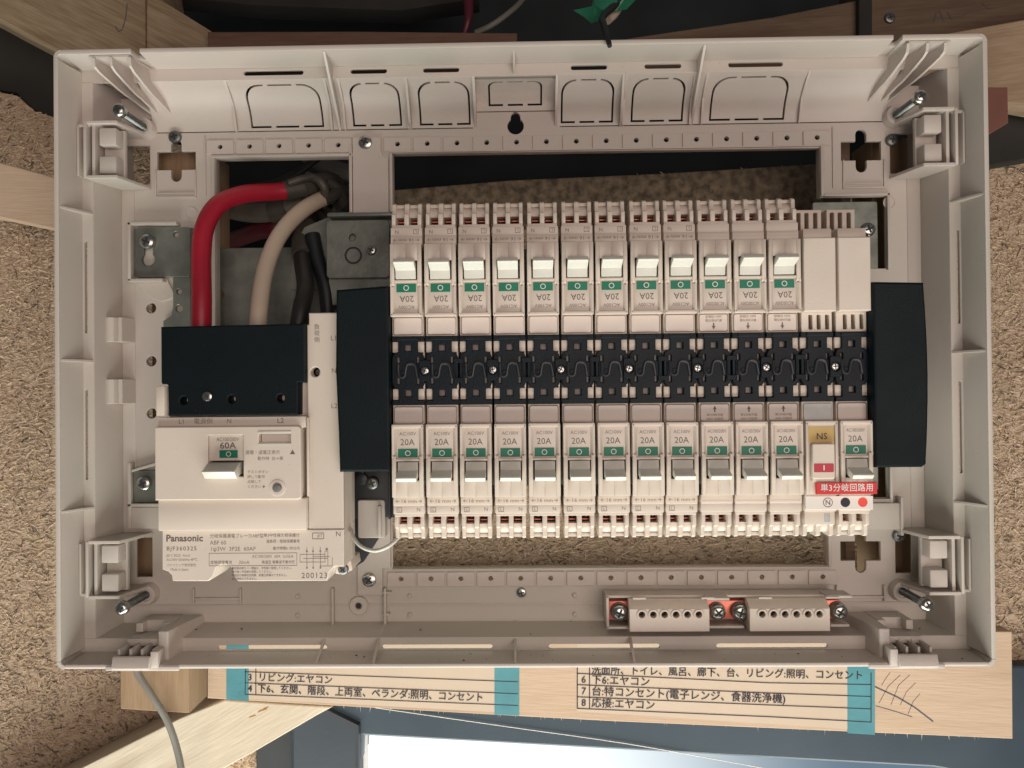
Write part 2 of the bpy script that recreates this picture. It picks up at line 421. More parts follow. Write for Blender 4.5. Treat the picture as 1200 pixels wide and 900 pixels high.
# timber round the panel
tl = plank('timber_beam', [(-80, -60), (169.5, -60), (170.5, 70), (88, 70), (62, 56), (0, 23), (-80, -20)], 66, 50, 'wood_up', 'thick pale pine beam running diagonally across the top left corner', 'beam')
plank('timber_block', [(171.5, -60), (180, -6), (247, 36), (250, 70), (171.5, 70)], 67, 45, 'wood_up', 'shaded pine block butted against the thick beam above the top left corner of the panel', 'wood block')
plank('dark_stud', [(-80, 8), (0, 27), (60, 58), (110, 70), (110, 150), (62, 136), (42, 130), (18, 108), (-80, 95)], 110, 20, 'voidbrown', 'dark timber in the gap under the top left beam', 'timber')  # dark sheet standing for the shade in the gap
plank('wood_block', [(-80, 178), (0, 190), (80, 212), (80, 272), (0, 255), (-80, 243)], 70, 14, 'wood_board', 'short pale plank end at the left edge beside the panel', 'plank')
plank('brown_strip', [(243, 37), (420, 36.5), (606, 38.5), (606, 70), (243, 70)], 60, 20, 'wood_brown', 'thin red brown wooden strip lying along the top edge of the panel', 'wood strip')
plank('back_timber', [(190, -60), (560, -60), (560, -2), (470, 12), (300, 6), (190, -5)], 130, 20, 'voidbrown', 'dark timber in the dark gap above the panel', 'timber')
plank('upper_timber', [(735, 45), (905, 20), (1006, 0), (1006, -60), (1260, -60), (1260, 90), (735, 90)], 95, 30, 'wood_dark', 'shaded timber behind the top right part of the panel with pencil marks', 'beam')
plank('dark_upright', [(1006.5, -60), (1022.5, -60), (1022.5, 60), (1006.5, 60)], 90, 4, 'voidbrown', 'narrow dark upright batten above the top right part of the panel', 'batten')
rb = plank('light_beam', [(1060, 46), (1110, 39), (1260, 12), (1260, 132), (1205, 122), (1060, 118)], 72, 18, 'wood_right', 'light pine beam at the top right corner beside the panel', 'beam')
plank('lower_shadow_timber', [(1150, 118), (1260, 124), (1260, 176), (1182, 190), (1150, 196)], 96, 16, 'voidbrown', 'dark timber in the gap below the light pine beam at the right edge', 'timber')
bb = MB(); P = wpoly([(1140, 102), (1181, 102), (1182, 144), (1160, 157), (1140, 157)], 52)
bb.slab([P], 52, 20, .6).build('brown_block', 'brown', None, (P[0][0], 52, P[0][1]))
tag(bpy.data.objects['brown_block'], 'small red brown painted block poking out at the top right of the panel', 'block')
# pencil marks on the shaded upper timber
def strokes(name, lines, y, w, m, parent, o):
    b = MB()
    for ln in lines:
        q = wpoly(ln, y)
        for i in range(len(q) - 1):
            d = Vector((q[i + 1][0] - q[i][0], q[i + 1][1] - q[i][1])); n = Vector((-d.y, d.x)).normalized() * w / 2
            b.raw([(q[i][0] - n.x, y, q[i][1] - n.y), (q[i + 1][0] - n.x, y, q[i + 1][1] - n.y), (q[i + 1][0] + n.x, y, q[i + 1][1] + n.y), (q[i][0] + n.x, y, q[i][1] + n.y)], [(0, 1, 2, 3)])
    ob = b.build(name, m, parent, (0, 0, 0), 0)
    ob.data.transform(Matrix.Translation(-Vector(o) * S)); return ob
up = bpy.data.objects['upper_timber']; uo = tuple(v / S for v in up.location)
strokes('pencil_mark', [[(1094, 26), (1097, 15), (1101, 12), (1106, 25)], [(1096, 21), (1104, 20)], [(1110, 14), (1115, 22), (1122, 20), (1131, 17)], [(1150, 3), (1158, 10), (1168, 9)]], 94.8, .5, 'pencil', up, uo)
s_ = cross_screw('wood_screw', *W(1044, 20, 93), 93, 3.3, 'dullsteel', up, .3); s_.data.transform(Matrix.Translation(-Vector(uo) * S)); s_.children[0].data.transform(Matrix.Translation(-Vector(uo) * S))
to = tuple(v / S for v in tl.location)
strokes('pencil_mark', [[(149, 4), (147, 22), (143, 35), (139, 37), (135, 31)]], 65.8, .5, 'pencil', tl, to)

# post and brace, bottom left
plank('short_post', [(141, 740), (221.5, 740), (221.5, 836), (141, 831)], 36, 24, 'wood_post', 'square sawn pine post end just under the panel bottom left corner', 'post', .5)
br = MB(); P = wpoly([(-60, 982), (97, 899), (210, 842), (263, 820.5), (330, 825), (390, 828.5), (372, 838), (300, 880), (200, 935), (100, 1000), (-60, 1100)], 73)
bo = br.slab([P], 73, 36, .7).build('diagonal_brace', 'wood_brace', None, (P[2][0], 73, P[2][1]))
tag(bo, 'wide pale diagonal brace crossing the bottom left corner', 'brace')
k_ = MB()
for (px, py, r) in ((296, 840, 1.6), (308, 833, 2.2), (312, 830, 1.2)):
    x, z = W(px, py, 72.9); k_.prism([(x - r * 1.4, z - r * .5), (x + r * 1.2, z + r * .4), (x + r, z + r * .8), (x - r * 1.2, z)], 72.85, 73.3, 'y', 0)
q = k_.build('resin_streak', mat('resin', (.42, .20, .05), .3), bo); q.data.transform(Matrix.Translation(-bo.location))

# studs the panel is screwed to, seen through its corner openings
for (x0, x1, z0, z1, m, l) in ((-214, -178, -92, 122, 'wood_post', 'shaded upright stud seen through the cross opening at the upper left'), (-234, -196, -150, -93, 'wood_post', 'wood packing seen through the square opening at the lower left'),
                               (203.5, 236, -150, 124, 'wood_post', 'pale upright stud seen through the square openings on the right'), (186, 191.5, -130, 124, 'wood_dark', 'narrow dark batten seen through the cross openings on the right')):
    cx = (x0 + x1) / 2; ob = MB().box(x0, x1, 49, 75, z0, z1, .6).build('stud', m, None, (cx, 49, 0)); tag(ob, l, 'stud')

# label board
YB = 72
P = wpoly([(243, 740), (1186, 740), (1187, 866), (720, 845.5), (600, 839), (520, 834.5), (390, 827), (243, 818.5)], YB)
bo_ = (0, YB, -190)
board = thing('label_board', 'long pine board below the panel carrying printed circuit labels and teal tape', 'board', bo_)
bd = MB().slab([P], YB, 12, .5); bd.v = [(v[0], v[1] - bo_[1], v[2] - bo_[2]) for v in bd.v]
bd.build('plank', 'wood_board', board)
# splinters on the sawn lower edge
sp = MB()
for _ in range(90):
    px = random.uniform(400, 1180); py = 827 + (px - 390) * .0487
    x, z = W(px, py, YB + random.uniform(.3, 3)); L = random.choice((.8, .8, 1.2, 1.5, 3.0)); dx = random.uniform(-.8, .8)
    w = random.uniform(.12, .4)
    y = YB + random.uniform(.2, 4)
    sp.raw([(x - w - bo_[0], y - bo_[1], z + .8 - bo_[2]), (x + w - bo_[0], y - bo_[1], z + .8 - bo_[2]), (x + dx - bo_[0], y - .8 - bo_[1], z - L - bo_[2])], [(0, 1, 2)])
o_ = sp.build('sawn_splinters', 'wood_brace', board); o_['kind'] = 'stuff'
def on_board(name, pts, y, t, m):
    b = MB().slab([wpoly(pts, YB)], y, t, 0); b.v = [(v[0] - bo_[0], v[1] - bo_[1], v[2] - bo_[2]) for v in b.v]
    return b.build(name, m, board, smooth=0)
on_board('label_strip', [(268, 750), (600, 750), (600, 835.5), (268, 817.5)], YB - .10, .10, 'paper')
on_board('label_strip', [(676, 750), (1012, 750), (1012, 855.5), (676, 833.5)], YB - .10, .10, 'paper')
on_board('teal_tape', [(265.5, 750), (291.5, 750), (291.5, 821.5), (265.5, 819.5)], YB - .25, .12, 'teal')
on_board('teal_tape', [(579.5, 750), (608.5, 750), (608.5, 838.5), (579.5, 837)], YB - .25, .12, 'teal')
on_board('teal_tape', [(993, 750), (1025, 750), (1025, 861), (993, 859)], YB - .25, .12, 'teal')
def rule(lines, w=.55, m='inkblack', y=YB - .32, name='ruled_line'):
    b = MB()
    for (a, c) in lines:
        q = wpoly([a, c], YB); d = Vector((q[1][0] - q[0][0], q[1][1] - q[0][1])); n = Vector((-d.y, d.x)).normalized() * w / 2
        b.raw([(q[0][0] - n.x, y, q[0][1] - n.y), (q[1][0] - n.x, y, q[1][1] - n.y), (q[1][0] + n.x, y, q[1][1] + n.y), (q[0][0] + n.x, y, q[0][1] + n.y)], [(0, 1, 2, 3)])
    b.v = [(v[0] - bo_[0], v[1] - bo_[1], v[2] - bo_[2]) for v in b.v]
    return b.build(name, m, board, smooth=0)
rule([((287, 787), (607, 798.8)), ((287, 800), (607, 812.8)), ((287, 813.6), (607, 826.6))], .5)
rule([((288, 780), (287.5, 813)), ((300, 780), (300, 813.5))], .5)
rule([((676, 789), (900, 800)), ((900, 800), (1020, 802)), ((676, 802.2), (900, 812)), ((900, 812), (1020, 816)), ((676, 816.4), (900, 826)), ((900, 826), (1020, 830.5)), ((676, 830), (900, 839.7)), ((900, 839.7), (1021, 846))], .55)
rule([((676.5, 780), (676.5, 829.5)), ((690.8, 780), (690.8, 830)), ((1020.5, 788), (1020.5, 846))], .6)
def btext(s, px, py, size, m='inkblack', sx=1., rot=2.45):
    x, z = W(px, py, YB)
    text(s, x - .09, YB - .32, z, size, board, m, 'LEFT', rot, sx, .015, o=bo_); text(s, x + .09, YB - .34, z + .05, size, board, m, 'LEFT', rot, sx, .015, o=bo_)
btext('3', 290.5, 794, 5.6); btext('リビング:エヤコン', 302.5, 794, 5.7, sx=.98)
btext('4', 290.5, 807, 5.6); btext('下6、玄関、階段、上両室、ベランダ:照明、コンセント', 301.5, 807.2, 5.9, sx=.95)
btext('洗面所、トイレ、風呂、廊下、台、リビング:照明、コンセント', 693, 785.6, 6.0, sx=.965, rot=1.3)
btext('6', 681, 796.5, 5.9); btext('下6:エヤコン', 693, 797, 6.2)
btext('7', 681, 810, 5.9); btext('台:特コンセント(電子レンジ、食器洗浄機)', 693, 810.4, 6.3, sx=.985)
btext('8', 681, 823.6, 5.9); btext('応接:エヤコン', 693, 824, 6.2)
rule([((1025, 804.5), (1052, 817)), ((1052, 817), (1072, 829)), ((1072, 829), (1093.5, 845.5))], .9, 'pencil', YB - .06, 'pencil_mark')
rule([((1026, 827), (1047, 833)), ((1047, 833), (1069, 840))], .5, 'pencil', YB - .06, 'pencil_mark')
for ln in ([(1043, 788), (1036, 798), (1033, 803)], [(1055, 791), (1041, 804), (1030, 824)], [(1066, 791), (1053, 803), (1044, 826)], [(1073, 800), (1062, 811), (1055, 826)], [(1078, 813), (1070, 822), (1064, 837)]):
    rule([(ln[0], ln[1]), (ln[1], ln[2])], .35, 'pencil', YB - .06, 'pencil_mark')

# window sash under the board
wf = thing('window_sash', 'blue grey window sash with bright daylit pane below the label board', 'window', (60, 100, -240))
def wpart(name, pts, y, t, m, b=.8):
    q = MB().slab([wpoly(pts, y)], y, t, b); q.v = [(v[0] - 60, v[1] - 100, v[2] + 240) for v in q.v]; return q.build(name, m, wf)
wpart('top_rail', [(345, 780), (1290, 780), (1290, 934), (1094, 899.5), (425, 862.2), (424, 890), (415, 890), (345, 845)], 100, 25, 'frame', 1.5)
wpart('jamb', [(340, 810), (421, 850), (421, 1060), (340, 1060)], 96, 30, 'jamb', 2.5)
wpart('gap_strip', [(300, 800), (344.5, 800), (344.5, 1060), (300, 1060)], 103, 10, 'gapdark')  # dark strip fills the gap beside the jamb, its shade put into the colour
wpart('pane_bead', [(421.5, 862), (428, 862), (428, 1060), (421.5, 1060)], 108, 8, 'white', .3)
wpart('window_pane', [(400, 850), (1300, 880), (1300, 1060), (400, 1060)], 122, 4, 'glass', .2)
b = MB(); pts = [W(px, py, 99) for px, py in ((440, 829), (600, 852), (740, 872), (890, 899), (960, 912))]
b.tube([(x, 98.6, z) for x, z in pts], .28, 6, 4).build('cobweb_thread', 'white', None)
tag(bpy.data.objects['cobweb_thread'], 'thin white thread stretched across the blue grey sash', 'thread')

# loose cables outside the panel
c = MB(); c.tube([(*((lambda q: (q[0], y, q[1]))(W(px, py, y))),) for px, py, y in ((155, 760, 30), (161, 788, 30), (178, 815, 30), (196, 845, 32), (208, 880, 34), (214, 915, 34), (216, 960, 34))], 1.9)
tag(c.build('grey_cable', 'greycable'), 'thin grey cable curving down from the bottom left of the panel', 'cable')
def wtube(pts, r, **k): return MB().tube([(W(px, py, y)[0], y, W(px, py, y)[1]) for px, py, y in pts], r, **k)
tag(wtube([(545, -30, 100), (549, 5, 98), (548, 26, 96), (543, 42, 98)], 3.0, rr=lambda t: 4.2 - 2.6 * t).build('brown_wire_end', 'maroon'), 'dark brown cable end hanging above the middle of the panel', 'cable')
tag(wtube([(557, 38, 96), (575, 30, 94), (595, 16, 96), (612, 0, 100), (622, -20, 104)], 1.7).build('loose_grey_wire', 'conduit'), 'loose grey wire curling out of the dark gap above the panel', 'cable')
gt = thing('taped_cable', 'cable wrapped in green tape with bare dark tip hanging over the top edge', 'taped cable', (0, 60, 160))
def sub(mb, o): mb.v = [(v[0] - o[0], v[1] - o[1], v[2] - o[2]) for v in mb.v]; return mb
GO = (0, 60, 160)
sub(wtube([(745, -40, 60), (725, 0, 45), (707, 19, 30), (708, 30, 10), (712, 44, -1), (714.5, 54, -4)], 2.0, rr=lambda t: 2.4 - 1.2 * t), GO).build('cable_core', 'blackcable', gt)
sub(wtube([(735, -10, 60), (722, 14, 52), (712, 24, 46)], 2.4), GO).build('white_sheath', 'whitecable', gt)
gl = MB()
def leaf(pts, y0, amp):
    P = [(W(px, py, y0)[0], y0 + amp * math.sin(i * 1.9), W(px, py, y0)[1]) for i, (px, py) in enumerate(pts)]
    cx = [sum(p[k] for p in P) / len(P) for k in range(3)]; cx[1] -= 3
    n = len(P); k = P + [tuple(cx)]
    gl.raw(k, [(i, (i + 1) % n, n) for i in range(n)])
leaf([(672, 12), (683, 14), (693, 11), (697, -10), (715, -20), (724, 2), (708, 16), (702, 22), (693, 26), (684, 23)], 40, 3)
leaf([(714, 14), (724, -20), (760, -25), (746, 0), (735, 8), (722, 13)], 44, 3)
sub(gl, GO).build('green_tape', 'greentape', gt, smooth=0)
gt.children[-1].modifiers.new('t', 'SOLIDIFY').thickness = .0003

# ================================================================== enclosure
ENC = thing('panel_box', 'large open cream plastic distribution board base filling the picture', 'electrical panel box')
# outer shell: four side walls with rounded corner posts
def notch(xc): return [(xc + 2.3, 0), (xc + 2.3, 6.5), (xc + 1.6, 7.9), (xc, 8.4), (xc - 1.6, 7.9), (xc - 2.3, 6.5), (xc - 2.3, 0)]
top_poly = [(-236, 18.9), (236, 18.9), (236, 0)] + notch(195) + notch(-197) + [(-236, 0)]
MB().slab([top_poly], 158, 2.6, .4, 'XY').build('side_wall', 'shell', ENC)
bot_poly = [(-236, 18.9), (236, 18.9), (236, 0), (-236, 0)]
MB().slab([bot_poly], -160.6, 2.5, 1.05, 'XY').build('side_wall', 'shell', ENC)
for sx in (-1, 1):
    MB().slab([[(0, -156.5), (18.9, -156.5), (18.9, 156.5), (0, 156.5)]], -240 if sx < 0 else 237.6, 2.4, .4, 'YZ').build('side_wall', 'shell', ENC)
    for sz in (-1, 1):
        pr = []
        for k in range(7):
            a = math.pi / 2 * k / 6; pr.append((sx * (236 + 4 * math.sin(a)), sz * (156.6 + 4 * math.cos(a))))
        for k in range(6, -1, -1):
            a = math.pi / 2 * k / 6; pr.append((sx * (236 + 1.6 * math.sin(a)), sz * (156.6 + 1.6 * math.cos(a))))
        MB().prism(pr, 0, 18.9, 'y', .25, 1).build('corner_post', 'shell', ENC)
# sloping inner liners and stepped ledges
for sx in (-1, 1):
    b = MB()
    b.prism([(sx * 237.7, .25), (sx * 235.2, 17), (sx * 237.7, 17)], -155.5, 155.5, 'z', 0)
    b.prism([(sx * 229.15, 17.4), (sx * 223.6, 35), (sx * 223.2, 47), (sx * 225.5, 47), (sx * 230.8, 19.5), (sx * 230.8, 17.4)], -152, 152, 'z', 0)
    b.build_each('inner_wall', 'shell', ENC)
    z1 = [(64.3, 14.4), (-16, -64.8)]
    lp = [rect(min(sx * 237.6, sx * 229.25), max(sx * 237.6, sx * 229.25), -150.25, 150.25)]
    for (a, c_) in z1: lp.append(pill(sx * 233.6 - .75, sx * 233.6 + .75, c_, a))
    MB().slab(lp, 17, 2, .12).build('ledge', 'shell', ENC)
    MB().box(sx * 223.5, sx * 216.2, 34.7, 36, -128, 97 if sx < 0 else 97, .2).build('floor_strip', 'shell', ENC)
b = MB()
for xa, xb in ((-235, -199.4), (-194.6, 192.6), (197.4, 235)): b.prism([(.25, 158.1), (17, 156.8), (17, 158.1)], xa, xb, 'x', 0)
b.build_each('inner_wall', 'shell', ENC)
lp = [rect(-237.5, 237.5, 150.3, 158.0)]
slots = [(-147, -114.5), (-89, -69.3), (-49.8, -30.3), (29.6, 49.0), (69.0, 88.6), (113.6, 142.6)]
for a, c_ in slots: lp.append(pill(a, c_, 152.7, 155.3))
MB().slab(lp, 17.15, 2, .12).build('ledge', 'shell', ENC)
b = MB()
b.prism([(.25, -158.1), (17, -157.4), (17, -158.1)], -235, 235, 'x', 0)
b.prism([(17.5, -150.2), (35, -147.4), (47, -147.2), (47, -149.6), (19.2, -152)], -229, 229, 'x', 0)
b.build_each('inner_wall', 'shell', ENC)
lp = [rect(-237.5, 237.5, -158.0, -150.3)]
for a, c_ in ((-163.2, -104), (-74.5, -15.2), (14.6, 73.8), (103.7, 162.5)): lp.append(pill(a, c_, -156.8, -154.2))
MB().slab(lp, 17.15, 2, .15).build('ledge', 'shell', ENC)

# back plate with all its openings
GX = [-66.9 + 16.71 * k for k in range(-6, 15)]
outer = [(-224, -148), (224, -148), (224, 148.5), (206, 148.5), (206, 128.6), (24.5, 128.6), (24.5, 137.5), (-24.5, 137.5), (-24.5, 128.6), (-206, 128.6), (-206, 148.5), (-224, 148.5)]
big = [(-170, 113.6), (-92.4, 113.6), (-92.4, 81), (-71.5, 81), (-71.5, 115), (168.5, 114.5), (168.5, 87), (204.5, 87), (204.5, 47), (168.5, 47),
       (168.5, -58), (203.5, -58), (203.5, -80), (170, -80), (170, -117.5), (-71.5, -117.5), (-71.5, -84), (-96, -84), (-96, -60), (-168, -60), (-168, 15), (-170, 15)]
def cross(xc, zc):
    out = [(xc - 11, zc - 5.3), (xc - 3, zc - 5.3)]
    out += [(xc + 3 * math.cos(math.radians(a)), zc - 9 + 3 * math.sin(math.radians(a))) for a in range(180, 361, 30)]
    out += [(xc + 3, zc - 5.3), (xc + 11, zc - 5.3), (xc + 11, zc + 5.3), (xc + 3, zc + 5.3)]
    out += [(xc + 3 * math.cos(math.radians(a)), zc + 9 + 3 * math.sin(math.radians(a))) for a in range(0, 181, 30)]
    return out + [(xc - 3, zc + 5.3), (xc - 11, zc + 5.3)]
holes = [big, cross(-192.4, 113), cross(191.4, 112.6), cross(188.3, -109.5)]
for sx, sz in ((-1, 1), (1, 1), (1, -1), (-1, -1)): holes.append(rect(*sorted((sx * 224.9 * .992, sx * 207.4)), *sorted((sz * 99.7, sz * 121.8))))
kh = [(-.5 + 2.7 * math.cos(math.radians(a)), 134.3 + 2.7 * math.sin(math.radians(a))) for a in range(0, 181, 20)]
kh += [(-.5 + 4.6 * math.cos(math.radians(a)), 129.4 + 4.6 * math.sin(math.radians(a))) for a in range(126, 415, 18)]
holes.append(kh)
for z in (29.7, -.2, -29.7): holes.append(circ(-207.3, z, 2.9))
for k, x in enumerate(GX):
    if k == 5: continue
    holes.append(circ(x, 120.2, 1.35, 12)); 
    if x > -90: holes.append(circ(x, -123.5, 1.35, 12))
MB().slab([outer] + holes, 35, 2.6, .3).build('back_plate', 'shell', ENC)
# raised bands round the rows of pilot holes (cells)
cell = cellb = None
for sz in (1, -1):
    zc = 120.2 if sz > 0 else -123.5
    for k, x in enumerate(GX):
        if k == 5 or (sz < 0 and k < 5): continue
        if cell is None: cell = MB().slab([rrect(-7.7, 7.7, -4.3, 3.7, .6, 2), circ(0, 0, 1.35, 12)], 34.2, .9, .2).build('pilot_hole_cell', 'shell', ENC); o = cell
        else: o = cell.copy(); col.objects.link(o)
        o.location = (x * S, 0, zc * S)
# frame lip round the openings
b = MB()
for (x0, x1, z0, z1) in ((-172.2, -170.1, 15, 114), (-172.2, -92, 113.7, 115.2), (-71.4, 168.8, 115.1, 116), (168.6, 171, 87.3, 116), (-71.4, 171.5, -119, -117.7), (170.1, 172, -117.6, -80.3), (-94.2, -92.4, 81, 120), (-71.4, -69.8, 81, 115)):
    b.box(x0, x1, 33.6, 41, z0, z1, .4)
b.build_each('opening_rim', 'shell', ENC)
# bridge column with its offset foot
b = MB()
b.slab([[(-92, 81.4), (-72, 81.4), (-72, 112), (-75, 113.5), (-76, 117), (-76, 124), (-92, 124)]], 33.2, 1.8, .4)
b.build('bridge_column', 'shell', ENC); b = MB()
b.slab([[(-91, -132), (-77, -132), (-77, -117), (-72.4, -117), (-72.4, -84), (-91, -84)]], 32.6, 2.2, .4)
b.slab([rrect(-89, -74, -99, -78, 1.2)], 26, 7, .6)
b.box(-77.5, -75.8, 23.5, 33, -98, -81, .3)
b.build('lower_bridge', 'shell', ENC)

# curved upper wall with knock-outs, built flat then wrapped on its profile
def bez(P, t):
    a = (1 - t) ** 2; b_ = 2 * t * (1 - t); c_ = t * t
    return (a * P[0][0] + b_ * P[1][0] + c_ * P[2][0], a * P[0][1] + b_ * P[1][1] + c_ * P[2][1])
def wrap(vs, fs, P):
    N = 60; tab = [bez(P, i / N) for i in range(N + 1)]; L = [0]
    for i in range(N): L.append(L[-1] + math.dist(tab[i], tab[i + 1]))
    bm = bmesh.new(); V_ = [bm.verts.new(v) for v in vs]
    for f in fs:
        try: bm.faces.new([V_[i] for i in f])
        except ValueError: pass
    s = 1.2
    while s < L[-1]:
        bmesh.ops.bisect_plane(bm, geom=list(bm.verts) + list(bm.edges) + list(bm.faces), plane_co=(0, 0, s), plane_no=(0, 0, 1)); s += 1.6
    for v in bm.verts:
        q = min(max(v.co.z, 0), L[-1]); i = 0
        while i < N - 1 and L[i + 1] < q: i += 1
        f = (q - L[i]) / (L[i + 1] - L[i]); y = tab[i][0] + f * (tab[i + 1][0] - tab[i][0]); z = tab[i][1] + f * (tab[i + 1][1] - tab[i][1])
        d = Vector((tab[i + 1][0] - tab[i][0], tab[i + 1][1] - tab[i][1])).normalized(); n = Vector((d.y, -d.x))   # away from the camera
        if n.x < 0: n = -n
        v.co = (v.co.x, y + n.x * v.co.y, z + n.y * v.co.y)
    bmesh.ops.recalc_face_normals(bm, faces=bm.faces)
    return bm, L[-1]
MAIN = [(35, 129), (32.6, 143.5), (17.3, 150.3)]
CEN = [(35, 137.9), (34.5, 149), (22, 150.3)]
LM = wrap([], [], MAIN)[1]; LC = wrap([], [], CEN)[1]
def ko_loop(x0, x1, s0, s1, r):
    return rrect(x0, x1, s0, s1, r, 6, (0, 0, 1, 1))
def ko_panel(x0, x1, s0, s1, r, g=1.05, tab=2.6):
    """panel outline inside the slit, with tabs that reach the edge of the hole"""
    a0, a1, b0, b1 = x0 + g, x1 - g, s0 + g, s1 - g
    w = a1 - a0; e = .02
    t1, t2 = a0 + w * .30, a0 + w * .70
    out = [(a0, b0)]
    for t in (t1, t2): out += [(t - tab / 2, b0), (t - tab / 2, s0 + e), (t + tab / 2, s0 + e), (t + tab / 2, b0)]
    out += [(a1, b0)]
    rr = r - g * .5
    out += [(a1 - rr + rr * math.cos(math.radians(a)), b1 - rr + rr * math.sin(math.radians(a))) for a in range(0, 91, 15)]
    for t in (max(t2, 0) if False else t2, t1):
        out += [(t + tab / 2, b1), (t + tab / 2, s1 - e), (t - tab / 2, s1 - e), (t - tab / 2, b1)]
    out += [(a0 + rr + rr * math.cos(math.radians(a)), b1 - rr + rr * math.sin(math.radians(a))) for a in range(90, 181, 15)]
    return out
KO = [(-149.5, -108.2), (-91.8, -64.2), (-54.2, -25.6), (24.8, 54.0), (63.8, 92.8), (107.4, 149.0)]
b = MB()
for side in (-1, 1):
    ks = [k for k in KO if (k[0] < 0) == (side < 0)]
    x0, x1 = (-205, -22.8) if side < 0 else (22.2, 205)
    lp = [rect(x0, x1, 0, LM)] + [ko_loop(k[0], k[1], 1.5, LM - 3.2, min(9, (k[1] - k[0]) * .28)) for k in ks]
    vs, fs = slab_data(lp, 0, 2.0, .02); bm, _ = wrap(vs, fs, MAIN); b.bm(bm)
vs, fs = slab_data([rect(-22.7, 22.1, 0, LC), ko_loop(-15.5, 14.5, 2.8, LC - 2.2, 4.5)], 0, 1.6, .02)
bm, _ = wrap(vs, fs, CEN); b.bm(bm)
for x in (-22.8, 22.2):
    b.prism([(35, 129), (17.2, 150.3), (35.2, 150.3)], x - .7, x + .7, 'x', 0)
b.build('curved_wall', 'shell', ENC, smooth=40)
for k in KO:
    vs, fs = slab_data([ko_panel(k[0], k[1], 1.5, LM - 3.2, min(9, (k[1] - k[0]) * .28))], .08, 1.7, .02)
    bm, _ = wrap(vs, fs, MAIN); MB().bm(bm).build('knockout_panel', 'shell', ENC, smooth=40)
vs, fs = slab_data([ko_panel(-15.5, 14.5, 2.8, LC - 2.2, 4.5)], .08, 1.4, .02)
bm, _ = wrap(vs, fs, CEN); MB().bm(bm).build('knockout_panel', 'shell', ENC, smooth=40)
# raised frames beside each pair of knock-outs
b = MB()
for x in (-157.5, -103.5, -96, 157, 103, 96.5, -60.5 + .2, 59.5):
    w = .6
    b.prism([(34.9, 128.4), (33.2, 128.4), (28.6, 141), (16.9, 150.5), (17.9, 151), (31, 142)], x - w, x + w, 'x', 0)
b.build_each('bay_edge', 'shell', ENC)

# webs that stiffen the upper wall
def web(x, w=1.3, z0=157.9, y0=1.5):
    return MB().prism([(y0, z0), (30, 133), (34.9, 128.2), (34.9, 133), (17.5, 151), (16.5, 157.9)], x - w / 2, x + w / 2, 'x', .2, 1)
for x in (-99.2, 97.6): web(x, 1.5).build('web', 'shell', ENC)
for x in (-59.2, 58): MB().prism([(17, 150.6), (29.5, 130.5), (34.9, 128.0), (34.9, 133), (20, 150.6)], x - .7, x + .7, 'x', .15, 1).build('web', 'shell', ENC)
MB().prism([(4, 158), (17, 151), (20, 151), (17, 158)], -1.4, -.1, 'x', .15, 1).build('web', 'shell', ENC)
for sx in (-1, 1):      # corner fins
    for xf, x2 in ((219.5, 203.4), (210.4, 200.6), (200.6, 193.4)):
        n = 12; fr = []
        for i in range(n + 1):
            t = i / n
            if t < .2: y, z, x = .8 + t * 6, 156.4 - t * 25, sx * xf
            else:
                q = (t - .2) / .8; y = 2.0 + 33 * q; z = 151.4 - 14.2 * q - 1.2 * math.sin(math.pi * q) * (1 if q < .5 else .6); x = sx * (xf + (x2 - xf) * q)
            fr.append((x, y, z))
        b = MB(); vs = []; fs = []
        for (x, y, z) in fr:
            for dx in (-.7, .7): vs += [(x + dx, y, z), (x + dx, min(y + 9, 35.5), min(z + 9, 158))]
        for i in range(n):
            a = i * 4; c_ = a + 4
            fs += [(a, c_, c_ + 1, a + 1), (a + 2, a + 3, c_ + 3, c_ + 2), (a, a + 2, c_ + 2, c_), (a + 1, c_ + 1, c_ + 3, a + 3)]
        fs += [(0, 1, 3, 2), (n * 4, n * 4 + 2, n * 4 + 3, n * 4 + 1)]
        b.raw(vs, fs); b.build('corner_fin', 'shell', ENC)
    # plinth the fins grow from
    b = MB(); b.prism([(sx * 222, 1.2), (sx * 201, 1.2), (sx * 193.2, 35), (sx * 204, 35), (sx * 222, 12)], 156.7, 157.7, 'z', 0)
    b.build_each('fin_plinth', 'shell', ENC)
# gussets on the side walls
for sx in (-1, 1):
    for z in (79.3, -.6, -79.6):
        MB().prism([(sx * 237.8, .6), (sx * 229.4, 17.1), (sx * 224.5, 33) if z == -.6 else (sx * 229.4, 18), (sx * 237.8, 18)], z - .8, z + .6, 'z', .2, 1).build('gusset', 'shell', ENC)
# webs at the bottom
for x in (-105.5, -3):
    MB().prism([(1, -158), (17, -151), (35, -147), (35, -148.3), (17, -152.4), (1, -159)], x - .7, x + .7, 'x', .1, 1).build('web', 'shell', ENC)
for x in (-76, 58):
    MB().prism([(1, -158), (17, -150.4), (35, -147), (35, -148.3), (17, -152.4), (1, -159)], x - .7, x + .7, 'x', .1, 1).build('web', 'shell', ENC)
b = MB()
b.box(-223, 223, 34.5, 35.6, -138.4, -137.4, .2)
b.box(-105.4, -104.2, 31.5, 35.2, -148, -128, .3); b.box(-76.2, -74.8, 31, 35.2, -148, -128, .3)
for x in (-77, ): b.box(x, x + 5, 31.5, 35.2, -131, -130, .2); b.box(x, x + 4, 31.5, 35.2, -143, -142, .2)
b.box(-184, -183, 33, 35.2, -136.5, -128, .2); b.box(-157.5, -156.5, 33, 35.2, -136.5, -128, .2); b.box(-183, -157, 33.6, 35.2, -134.6, -133.4, .2)
b.box(174, 175, 33, 35.2, -137, -128, .2); b.box(200, 201, 33, 35.2, -137, -128, .2); b.box(175, 200, 33.6, 35.2, -135.4, -134, .2)
